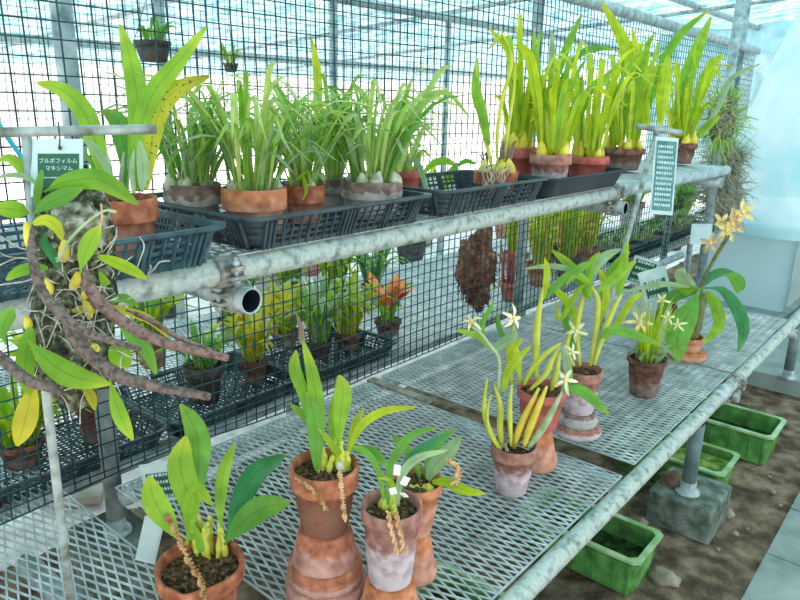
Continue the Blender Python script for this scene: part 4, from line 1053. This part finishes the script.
# tall plant in the big pot
t, p, R = shelf_pot(119, 197, -1.08, 73, 'clay', 'tall plant with five broad leaves in the big terracotta pot in the blue-grey tray', 60, band=.38, rb=.78)
d = depth(p)
pxl(t, d, [
 ([(135, 190), (138, 150), (139, 110), (131, 62), (120, 25)], 22, 'leaf', 'lance', (0, .05), .2),
 ([(135, 190), (140, 135), (152, 95), (178, 62), (206, 27)], 19, 'leaf', 'lance', (0, .02), .4),
 ([(112, 192), (98, 150), (84, 112), (62, 90), (37, 83)], 20, 'leaf', 'lance', (0, .03), .2),
 ([(125, 192), (124, 150), (118, 122), (102, 110)], 20, 'leaf_mid', 'oval', (.02, .05)),
 ([(145, 190), (152, 140), (162, 105), (182, 86), (209, 76)], 19, 'leaf_spotted', 'lance', (0, .04), .4),
 ([(112, 190), (105, 165), (92, 145), (80, 138)], 8, 'leaf_pale', 'lance', (-.02, -.03)),
 ([(142, 190), (143, 165), (139, 140)], 12, 'leaf_pale', 'lance', (-.03, -.03)),
 ([(110, 190), (96, 170), (84, 150)], 6, 'leaf_mid', 'lance', (.03, .03)),
])
canes(t, [([(112, 194), (110, 170), (106, 150)], 6, (0, 0)), ([(120, 194), (122, 170), (124, 152)], 6, (.02, .02)), ([(134, 194), (132, 170), (134, 150)], 7, (-.02, 0)), ([(142, 192), (146, 172), (150, 156)], 6, (.02, .03)), ([(128, 194), (127, 172), (128, 158)], 5, (.03, .03))], d, 'cane_grey')
# grassy pots in the grey tray
spec = [(192, 183, -1.22, 56, 'clay_grey', 'grassy orchid in a grey weathered pot, leftmost in the second tray', 46, .24, .0125, 1),
        (254, 187, -1.09, 65, 'clay_bright', 'grassy orchid with pale fat bulbs in the wide orange clay pot', 52, .25, .013, 2),
        (304, 184, -1.12, 42, 'clay', 'grassy orchid in the small terracotta pot between the wide orange and grey-brown pots', 34, .25, .012, 3),
        (331, 178, -1.23, 40, 'clay_grey', 'grassy orchid in a grey pot at the back, left of the wide grey-brown pot', 34, .3, .012, 4),
        (372, 180, -1.07, 62, 'clay_grey', 'dense grassy orchid in the wide grey-brown pot at the right end of the second tray', 60, .27, .0135, 5)]
for px, py, x, w, mat, lab, n, L, W, sd in spec:
    t, p, R = shelf_pot(px, py, x, w, mat, lab, 60+sd, rb=.8, band=.45)
    clump(t, (p.x, p.y, p.z-.005), R*.9, int(n*.95), L*1.12, W*.74, 'leaf_grass', 100+sd, .36, 1.3, nseg=10)
    clump(t, (p.x, p.y, p.z-.005), R*.9, n//3, L*1.1, W*.8, 'leaf_mid' if sd % 2 else 'leaf', 200+sd, .35, 1.4, 'foliage')
    clump(t, (p.x, p.y, p.z-.005), R*.9, n//4, L*.8, W*.9, 'leaf_pale', 250+sd, .35, 1.6, 'foliage')
    bulbs(t, (p.x, p.y-.005, p.z-.008), R, 12, R*.2, 'bulb_pale', sd, 1.2)
    if sd == 4: pxleaf(t, [(318, 160), (318, 110), (317, 70), (311, 36)], 9, 'leaf_lime', 'strap', depth(p)+.03, depth(p)+.08)
    if sd == 5: 
        dd = depth(p)
        pxl(t, dd, [([(396, 170), (405, 135), (420, 105), (446, 92), (470, 118)], 7, 'leaf_grass', 'lance', (0, .03)), ([(398, 172), (415, 120), (432, 98), (458, 106)], 6, 'leaf_grass', 'lance', (.02, .05)),
                    ([(400, 172), (418, 112), (440, 72), (452, 66)], 6, 'leaf_grass', 'lance', (.03, .06)), ([(392, 172), (398, 120), (412, 80)], 7, 'leaf', 'lance', (.03, .06))])
    if sd == 3:
        pxl(t, depth(p), [([(296, 180), (302, 176), (306, 190), (303, 200)], 4, 'leaf_lime', 'lance', (-.05, -.06)), ([(300, 178), (308, 172), (310, 186)], 3, 'leaf_lime', 'lance', (-.05, -.06)), ([(310, 180), (318, 174), (326, 184)], 3, 'leaf_pale', 'lance', (-.05, -.06))])
t, p, R = shelf_pot(408, 170, -1.205, 26, 'red_clay', 'tiny plant in the small dark red pot just right of the wide grey-brown pot', 66)
clump(t, (p.x, p.y, p.z-.01), R, 16, .14, .012, 'leaf_grass', 70, .5, 1.2)
pxl(t, depth(p), [([(406, 166), (415, 160), (424, 180), (431, 214)], 6, 'leaf_pale', 'lance', (-.05, -.12)), ([(410, 165), (418, 140), (426, 125)], 6, 'leaf_grass', 'lance', (0, .02))])
# small rooted pot with creeping leaf in the mostly empty tray
t, p, R = shelf_pot(496, 171, -1.09, 44, 'clay', 'small half-bare orchid with pale roots in a low pot in the mostly empty tray', 67, band=.5)
bulbs(t, (p.x, p.y, p.z-.01), R*.9, 9, .016, 'bulb_gold', 7, 1.5)
clump(t, (p.x, p.y, p.z-.01), R*.8, 12, .13, .010, 'leaf_brown', 71, .5, 1.2, 'dry_leaves')
d = depth(p)
canes(t, [([(498, 168), (497, 140), (502, 100), (512, 60), (500, 28)], 5, (0, .06)), ([(492, 168), (486, 140), (479, 110), (476, 62)], 6, (0, .04)), ([(503, 166), (508, 130), (514, 90), (516, 55)], 4, (.02, .05))], d)
pxl(t, d, [([(489, 145), (482, 112), (476, 90), (477, 58)], 11, 'leaf', 'lance', (.0, .04)), ([(514, 80), (508, 50), (489, 28)], 7, 'leaf_lime', 'lance', (.04, .07))])
mb = MB(); rn = R_(31)
for k in range(12):
    x = 490+rn.uniform(-6, 18); mb.tube(spline([pd(x, 168, d-.05), pd(x+rn.uniform(-4, 8), 166, d-.07), pd(x+rn.uniform(-8, 10), 178, d-.075), pd(x+rn.uniform(-10, 12), 190, d-.07)], 7), .0016, 5)
mb.build('roots', 'root', t)
p = pz(452, 186, ZF); t = empty('creeping_plant', p, 'single bright creeping leaf arching out of the mostly empty tray', 'plant'); d = depth(p)
pxl(t, d, [([(424, 172), (434, 163), (446, 161), (457, 166)], 8, 'leaf', 'lance', (.03, .0)), ([(457, 163), (453, 172), (446, 182), (440, 190)], 11, 'leaf', 'lance', (0, -.03)), ([(457, 166), (466, 161), (476, 164)], 5, 'leaf_mid', 'lance', (0, .02))])
pxtube(t, [(452, 186), (456, 175), (457, 165)], 3, 'cane_grey', d, d)
# lime-leaved pots in the dark tray
spec = [(519, 147, -1.18, 38, 'red_clay', 'lime-leaved orchid in the bright red-brown pot, leftmost of the lime group', 13, .40, 81),
        (551, 154, -1.045, 42, 'clay_low_bloom', 'lime-leaved orchid in the pale banded pot, front of the dark tray', 13, .36, 82),
        (588, 156, -1.055, 42, 'red_clay', 'lime-leaved orchid in the reddish pot at the right front of the dark tray', 13, .40, 83),
        (624, 148, -1.20, 42, 'clay_brown', 'lime-leaved orchid in the dark-based pot standing beyond the dark tray', 15, .46, 84),
        (682, 143, -1.16, 30, 'clay_brown', 'furthest lime-leaved orchid in a tall narrow pot, behind the long hanging sign', 16, .42, 85)]
for px, py, x, w, mat, lab, n, L, sd in spec:
    t, p, R = shelf_pot(px, py, x, w, mat, lab, sd, rb=.72, band=.26)
    clump(t, (p.x, p.y, p.z+.01), R*.9, n, L*1.1, .022, 'leaf_lime', sd, .66, .8, 'foliage', 'lance', nseg=12, lean=(-.1, .15))
    clump(t, (p.x, p.y, p.z+.01), R*.8, 5, L*1.0, .022, 'leaf', sd+300, .7, .6, 'foliage', 'lance', nseg=10)
    canes(t, [([(px+dx, py-8), (px+dx*1.2, py-25), (px+dx*1.6, py-45)], 7, (0, .01)) for dx in (-10, -3, 4, 11)], depth(p), 'bulb')
    clump(t, (p.x, p.y, p.z+.005), R*.9, n-3, L*.55, .018, 'leaf_lime', sd+20, .6, .9, 'foliage', 'lance', nseg=8)
    bulbs(t, (p.x, p.y, p.z-.005), R*.95, 11, .018, 'bulb_gold', sd, 1.7)
    d = depth(p)
    if sd == 81: pxl(t, d, [([(528, 130), (536, 95), (536, 60), (534, 30)], 9, 'leaf', 'lance', (.03, .06)), ([(540, 120), (552, 85), (568, 45), (582, 14)], 9, 'leaf', 'lance', (.03, .08)), ([(550, 120), (552, 70), (552, 30)], 8, 'leaf_pale', 'lance', (.05, .08))])
    if sd == 82: pxl(t, d, [([(545, 150), (542, 110), (543, 75)], 12, 'leaf_lime', 'lance', (0, .02)), ([(556, 150), (566, 115), (556, 85), (545, 68)], 10, 'leaf_lime', 'lance', (0, .02))])
    if sd == 83: pxl(t, d, [([(580, 120), (590, 90), (606, 78), (618, 64)], 9, 'leaf', 'lance', (.0, .05)), ([(560, 80), (580, 54), (600, 48), (612, 50)], 7, 'leaf_mid', 'lance', (.0, .05))])
    if sd == 84: pxl(t, d, [([(640, 130), (636, 90), (625, 45), (602, 2)], 14, 'leaf_lime', 'lance', (.03, .1)), ([(645, 120), (660, 70), (680, 35), (709, 10)], 9, 'leaf', 'lance', (.02, .05)), ([(648, 130), (642, 80), (632, 28)], 10, 'leaf_lime', 'lance', (.0, .05)),
                           ([(660, 125), (664, 85), (668, 55)], 14, 'leaf_lime', 'lance', (.0, .02))])
    if sd == 85: pxl(t, d, [([(675, 135), (683, 90), (697, 50), (711, 17)], 14, 'leaf', 'lance', (.0, .05)), ([(690, 135), (700, 90), (712, 66), (724, 54)], 11, 'leaf_lime', 'lance', (.0, .05)), ([(700, 135), (718, 108), (732, 78), (760, 64)], 6, 'leaf_pale', 'lance', (-.02, -.1)), ([(694, 140), (708, 126), (720, 116)], 8, 'leaf', 'lance', (-.02, -.05))])
# ------------------------------------------------------------ second stand and long sign
top = px_(657, 131, -.93); bot = px_(590, 372, -.93); bot = top+(bot-top)*((top.z-ZB)/(top.z-bot.z))
t = empty('rod_stand', bot, 'leaning rod stand with a short T-bar top holding the long narrow sign', 'stand')
mb = MB(); mb.tube([bot, top], .009, 12); mb.build('upright', 'rod', t)
d = depth(top); mb = MB(); mb.pipe(pd(636, 126, d), pd(682, 133, d), .010, 14, .002); mb.build('cross_arm', 'rod', t)
C = pd(664, 176, d-.01); k = d/F
u = (pd(677, 176, d-.01)-pd(652, 174, d-.01)); v = pd(668, 138, d-.01)-pd(662, 213, d-.01)
card('hanging_sign', C, 23*k, 77*k, u, v, 'long narrow teal sign with rows of pale text hanging from the leaning stand', 'tag_teal', (.86, .9), 12)
C = px_(701, 234, -1.2); card('hanging_sign', C, .12, .12, U, Vector((0, 0, 1)), 'small square white card hanging on the post below the air plants', 'board', (.74, .62), 0)
for s in (-1, 1): 
    pass
# ------------------------------------------------------------ air plants on the far post
def air(px, py, x, r, label, n, seed, mat='leaf_air', L=.14):
    p = px_(px, py, x); t = empty('air_plant', p-Vector((0, 0, r[2])), label, 'air plant')
    mb = MB(); mb.blob(p, r, seed, .4, 16, 12); mb.build('moss_core', 'cork', t)
    rn = R_(seed); mb = MB()
    for k in range(n):
        q = Vector((rn.gauss(0, 1), rn.gauss(0, 1), rn.gauss(0, 1))).normalized(); b = p+Vector((q.x*r[0]*.8, q.y*r[1]*.8, q.z*r[2]*.85)); e = L*rn.uniform(.4, 1.1)
        dr = (q+Vector((0, 0, rn.uniform(-.6, .8)))).normalized()
        mb.ribbon([b, b+dr*e*.5, b+dr*e*.9+Vector((rn.uniform(-.6, .6), rn.uniform(-.4, .4), rn.uniform(-.8, .4)))*e*.6], .010, 'blade', Vector((rn.random(), rn.random(), .2)), 5, .3, rn.random())
    mb.build('foliage', mat, t); return t
air(722, 198, -1.27, (.11, .10, .19), 'shaggy grey air plant clump hanging low on the far post', 620, 1)
air(727, 160, -1.27, (.09, .09, .10), 'smaller grey-brown air plant clump just above the shaggy one', 380, 2)
air(722, 118, -1.27, (.08, .07, .13), 'green leafy clump at the top of the far post, beside the plastic film', 260, 3, 'leaf_grass', .17)
air(714, 6, -1.6, (.03, .03, .16), 'thin trailing moss strand hanging from the roof beside the lime plants', 60, 4, 'leaf_air', .08) if False else None
# ------------------------------------------------------------ behind the net: second bench
Z2 = ZB-.013
for i, (a, b) in enumerate(((-.04, .46), (.48, .98), (1.0, 1.5), (1.52, 2.02))):
    tray(-2.08, -1.70, a, b, Z2+.001, .06, 'tray', ['black slotted tray behind the net, leftmost', 'black slotted tray behind the net, second from the left', 'black slotted tray behind the net, third from the left', 'black slotted tray behind the net at the end nearest the bench gap'][i])
for i, (a, b) in enumerate(((4.3, 4.8), (4.82, 5.32), (5.34, 5.84), (5.86, 6.3))):
    lab = 'row of dark seedling trays on the second bench, beyond the netting at right'
    x0 = -2.12
    o = tray(x0, -1.74, a, b, Z2+.001, .08, 'tray_dark', ['nearest', 'second', 'third', 'furthest'][i]+' dark seedling tray on the second bench at the right, behind the net', group='seedling trays behind the net')
    t = empty('seedlings', ((x0-1.74)/2, (a+b)/2, Z2+.005), ['nearest', 'second', 'third', 'furthest'][i]+' mat of low seedlings, growing in a dark tray behind the net', 'seedlings')
    mb = MB(); rn = R_(i)
    mb.box(((x0-1.74)/2, (a+b)/2, Z2+.032), (.31, .43, .05)); mb.build('potting_mix', 'mix', t)
    for k in range(14): clump(t, (rn.uniform(x0+.07, -1.81), rn.uniform(a+.07, b-.07), Z2+.055), .03, 7, rn.uniform(.07, .16), .01, ['leaf_grass', 'leaf_mid', 'leaf_air'][k % 3], k+i*20, .4, 1.2)
def bg(px, py, x, w, mat, label, lmat, n, L, W, sd, up=.6, extra=None, hmin=.07):
    p = px_(px, py, x); R = w/2*depth(p)/F; zf = Z2+.006
    z = max(p.z, zf+hmin); t = empty('potted_plant', (p.x, p.y, zf), label, 'plant')
    clay_pot(t, (p.x, p.y, zf), R, z-zf, mat, .7, .22, 'mix', seed=sd, chips=10)
    clump(t, (p.x, p.y, z-.01), R*.8, int(n*1.5), L*1.15, W*.75, lmat, sd, up-.22, 1.1, prof='lance')
    if extra: clump(t, (p.x, p.y, z-.01), R*.8, n, L*1.05, W*.7, extra, sd+7, up-.25, 1.0, 'foliage', prof='lance')
    return t
bg(20, 440, -1.89, 44, 'clay_brown', 'brown pot with green leaves behind the net at the left edge', 'leaf', 16, .24, .035, 301, .6, 'leaf_lime')
bg(90, 402, -1.89, 30, 'clay_brown', 'brown pot with yellow leaves behind the net just left of the thick post', 'leaf_mid', 10, .2, .03, 302, .6, 'leaf_yellow')
bg(56, 400, -2.25, 30, 'clay_grey', 'grey pot with lime foliage behind the net, below the mounted orchid', 'leaf_lime', 22, .26, .03, 303, .6)
bg(203, 364, -1.89, 40, 'dark_pot', 'dark grey pot behind the net right of the brown hanging spikes', 'leaf_mid', 14, .16, .03, 304, .5, 'leaf_grass')
bg(254, 358, -1.89, 28, 'clay_brown', 'brown pot with yellow-green leaves behind the net, left of the dry-tipped orchid', 'leaf_yellow', 16, .24, .03, 305, .7, 'leaf_lime')
bg(285, 330, -2.1, 30, 'clay_grey', 'pot with golden leaves behind the net above the dry leaf tip', 'leaf_yellow', 18, .24, .035, 306, .6, 'leaf_lime')
bg(320, 340, -1.9, 24, 'dark_pot', 'dark pot with whitish-green leaves behind the net, right of the golden one', 'leaf_pale', 18, .3, .03, 307, .7, 'leaf')
bg(348, 338, -1.89, 28, 'clay_brown', 'dark red-brown pot with mixed leaves behind the net, left of the orange blooms', 'leaf_lime', 18, .27, .028, 308, .75, 'leaf_yellow')
t = bg(388, 320, -1.89, 28, 'clay_brown', 'pot of vivid orange-red flowers behind the net', 'leaf', 8, .2, .03, 309, .7)
p = px_(390, 292, -1.84)
mb = MB(); rn = R_(9)
for k in range(12):
    a = rn.uniform(0, 6.28); b = p+Vector((rn.uniform(-.03, .03), rn.uniform(-.04, .04), -.06)); dr = Vector((math.cos(a)*.6, math.sin(a)*.6, 1)).normalized(); e = rn.uniform(.08, .17)
    mb.ribbon([b, b+dr*e*.5, b+dr*e+Vector((math.cos(a), math.sin(a), -.2))*.03], .05, 'oval', Vector((-math.sin(a), math.cos(a), 0)), 7, .3, rn.random())
mb.build('flowers', 'petal_orange', t)
bg(150, 330, -2.3, 34, 'clay', 'clay pot behind the net, behind the hanging brown spikes', 'leaf_grass', 20, .28, .03, 310, .6, 'leaf_lime')
bg(232, 318, -2.35, 30, 'clay_grey', 'grey pot with pale leaves behind the net just below the open pipe end', 'leaf_pale', 20, .3, .035, 311, .6, 'leaf')
bg(335, 300, -2.4, 26, 'clay', 'clay pot with tall lime leaves in the back row behind the net', 'leaf_lime', 22, .36, .035, 312, .8, 'leaf')
bg(372, 300, -2.35, 24, 'clay_grey', 'grey pot in the back row behind the orange blooms', 'leaf_mid', 18, .3, .03, 313, .7, 'leaf_pale')
bg(290, 290, -2.5, 26, 'clay', 'clay pot with loose leaves in the back row, left of the tall lime one', 'leaf', 18, .34, .035, 314, .75, 'leaf_lime')
for i, (x, y) in enumerate(((-1.85, 3.45), (-1.83, 3.75), (-2.1, 3.6), (-2.1, 4.0), (-1.86, 4.08))):
    z = Z2+.003; t = empty('potted_plant', (x, y, z), ['lime tall-leaved plant behind the net, first right of the post by the hanging bark', 'lime tall-leaved plant behind the net, second right of that post', 'lime plant behind the first two tall ones beyond the net', 'lime plant furthest back in the tall group beyond the net', 'lime plant at the right end of the tall group beyond the net'][i], 'plant')
    clay_pot(t, (x, y, z), .08, .13, ['clay', 'clay_brown'][i % 2], seed=i, chips=8)
    clump(t, (x, y, z+.12), .07, 26, .48, .024, 'leaf_lime', 400+i, .75, .9); clump(t, (x, y, z+.12), .07, 12, .4, .024, 'leaf_yellow', 420+i, .6, 1.1, 'foliage')
# hanging bark and the red-stemmed plant
p = px_(476, 268, -1.68)
t = empty('hanging_bark', p-Vector((0, 0, .18)), 'shaggy reddish-brown bark block hanging behind the net', 'bark block')
mb = MB(); mb.blob(p, (.085, .085, .165), 5, .5, 26, 20, freq=1.8); mb.blob(p+Vector((.0, .03, -.11)), (.05, .06, .09), 7, .5, 14, 10); mb.build('bark', 'bark', t)
mb = MB(); rn = R_(15)
for k in range(240):
    q = Vector((rn.gauss(0, 1), rn.gauss(0, 1), rn.gauss(0, .9))).normalized(); b = p+Vector((q.x*.083, q.y*.083, q.z*.16))
    mb.tube([b, b+q*.012+Vector((rn.uniform(-.01, .01), rn.uniform(-.01, .01), -.02))], .0022, 4)
mb.build('fibres', 'bark', t)
mb = MB(); mb.tube([p+Vector((0, 0, .14)), p+Vector((0, 0, 1.42+.45-p.z))], .0015, 5); mb.build('hanging_wire', 'wire', t)
v = px_(508, 325, -1.8); v.z = Z2+.003
t = empty('red_stemmed_plant', v, 'clump of upright dull red stems behind the net beside the post', 'plant')
clay_pot(t, v, .06, .1, 'red_clay', seed=5, chips=8)
mb = MB(); rn = R_(5)
for k in range(16): a = rn.uniform(0, 6.28); q = rn.uniform(.01, .05); mb.tube(spline([v+Vector((q*math.cos(a), q*math.sin(a), .09)), v+Vector((q*1.2*math.cos(a), q*1.2*math.sin(a), .2)), v+Vector((q*1.7*math.cos(a), q*1.7*math.sin(a), rn.uniform(.24, .34)))], 6), .008, 7, .6)
mb.build('stems', 'red_clay', t)
# hanging pots beyond the net
def hanging(px, py, x, R, label, mat='dark_pot', lmat='leaf_mid', n=14, L=.12, sd=1):
    p = px_(px, py, x); t = empty('hanging_pot', p, label, 'hanging pot')
    mb = MB(); mb.lathe(p, pot_profile(R, R*1.1, .7, .2), 22); mb.build('pot', mat, t)
    clump(t, p+Vector((0, 0, R)), R*.7, n, L, .012, lmat, sd, .3, 1.5)
    mb = MB()
    for a in (0, 2.1, 4.2): mb.tube([p+Vector((R*.95*math.cos(a), R*.95*math.sin(a), R*1.05)), p+Vector((0, 0, R*1.1+.14))], .0012, 4)
    mb.tube([p+Vector((0, 0, R*1.1+.14)), p+Vector((0, 0, max(R*1.1+.15, roofz(x)-.05-p.z)))], .0012, 4); mb.build('hanging_wire', 'wire', t)
hanging(154, 62, -2.0, .055, 'dark bowl hanging behind the net above the tallest leaf at the upper left')
hanging(231, 72, -2.2, .028, 'tiny hanging pot with a wispy plant behind the net, upper left', 'moss', 'leaf_grass', 22, .09, 2)
hanging(516, 222, -2.2, .07, 'dark hanging pot just under the shelf pipe, left of the post', 'dark_pot', 'leaf_mid', 12, .14, 3)
hanging(345, 142, -2.4, .06, 'dark hanging pot behind the net above the grassy pots', 'dark_pot', 'leaf_yellow', 14, .14, 4)
# far row of big plants on a low bench and on the gravel
rn = R_(77)
far = [(-3.9, 1.6), (-4.1, 2.4), (-3.8, 3.1), (-4.3, 3.9), (-3.9, 4.8), (-4.4, 5.6), (-4.0, 6.6), (-3.7, 7.6), (-3.3, 8.4), (-2.7, 8.0), (-2.4, 7.3)]
side = ['leftmost', 'second from left', 'third from left', 'fourth from left', 'fifth from left', 'sixth from left', 'seventh from left', 'eighth from left', 'ninth from left', 'tenth from left', 'rightmost']
for i, (x, y) in enumerate(far):
    t = empty('potted_shrub', (x, y, .0), 'big potted leafy plant on far gravel, '+side[i]+' in the distant row', 'shrub')
    clay_pot(t, (x, y, .0), .16, .3, ['clay', 'dark_pot', 'clay_grey'][i % 3], seed=i, chips=6)
    clump(t, (x, y, .28), .14, 60, .62, .05, ['leaf', 'leaf_mid', 'leaf_lime'][i % 3], 500+i, .62, 1.1, prof='lance'); clump(t, (x, y, .28), .14, 30, .5, .05, ['leaf_lime', 'leaf_grass'][i % 2], 520+i, .4, 1.1, 'foliage', prof='lance')
# bright blue cord at the left edge
mb = MB(); P = [px_(-6, 117, -1.2), px_(8, 138, -1.2), px_(22, 158, -1.2), px_(40, 190, -1.2)]
mb.tube(spline(P, 10), .004, 8); tag(mb.build('cord', 'hose'), 'bright turquoise cord slanting down behind the thin rod stand, left edge', 'cord')
# groups of look-alikes
for o in list(scn.objects):
    if o.parent or 'label' not in o or 'group' in o: continue
    n = o.name.split('.')[0]; l = o['label']; g = None
    if n == 'potted_orchid':
        g = 'grassy orchids in the second shelf tray' if 'grassy' in l else 'lime-leaved orchids on the shelf' if 'lime' in l else 'potted orchids on the lower bench' if o.location.z < ZS-.2 else None
    else:
        g = {'clay_pot': 'upturned clay pots used as stands', 'plant_tray': 'slotted trays behind the net' if o.location.z < ZS-.2 else 'plant trays on the upper shelf', 'planter_box': 'green planter boxes under the bench',
             'mesh_panel': 'expanded metal panels', 'post': 'greenhouse posts', 'concrete_block': 'concrete footing blocks', 'plant_label': 'small plant labels on the lower bench', 'potted_shrub': 'distant potted shrubs on the gravel',
             'potted_plant': 'potted plants behind the net', 'air_plant': 'air plants on the far post', 'roof_rail': 'roof rails', 'hanging_pot': 'hanging pots behind the net', 'rock': 'loose stones on the soil',
             'seedlings': 'seedlings behind the net', 'rod_stand': 'rod stands for signs', 'netting': 'green nets', 'hanging_sign': 'hanging signs'}.get(n)
    if g: o['group'] = g
# ============================================================ camera, light
cam = bpy.data.cameras.new('camera'); co = bpy.data.objects.new('camera', cam); col.objects.link(co)
cam.sensor_width = 36; cam.lens = F/800*36; cam.clip_start = .02; cam.clip_end = 200
Mx = Matrix((RX, RY, RZ)); co.matrix_world = Matrix.Translation(CAM) @ Mx.to_4x4()
scn.camera = co
w = bpy.data.worlds.new('sky'); scn.world = w; w.use_nodes = True; t = w.node_tree; t.nodes.clear()
o = t.nodes.new('ShaderNodeOutputWorld'); b = t.nodes.new('ShaderNodeBackground'); tc = t.nodes.new('ShaderNodeTexCoord')
s = t.nodes.new('ShaderNodeSeparateXYZ'); t.links.new(tc.outputs['Generated'], s.inputs[0])
c = ramp(t, s.outputs[2], [(0.0, (1, .985, .965)), (.25, (.97, .99, 1)), (1, (.9, .96, 1))])
t.links.new(c, b.inputs[0]); b.inputs[1].default_value = 1.1; t.links.new(b.outputs[0], o.inputs[0])
sl = bpy.data.lights.new('sun', 'SUN'); sl.energy = 4.5; sl.angle = math.radians(22); sl.color = (1, .97, .9)
so = bpy.data.objects.new('sun', sl); col.objects.link(so)
so.rotation_euler = Vector((-.35, .45, .82)).to_track_quat('Z', 'Y').to_euler()
scn.view_settings.view_transform = 'Standard'; scn.view_settings.look = 'None'; scn.view_settings.gamma = 1
scn.view_settings.use_curve_mapping = False; scn.view_settings.exposure = 0.85
scn.cycles.max_bounces = 8; scn.cycles.transparent_max_bounces = 12; scn.cycles.use_denoising = True
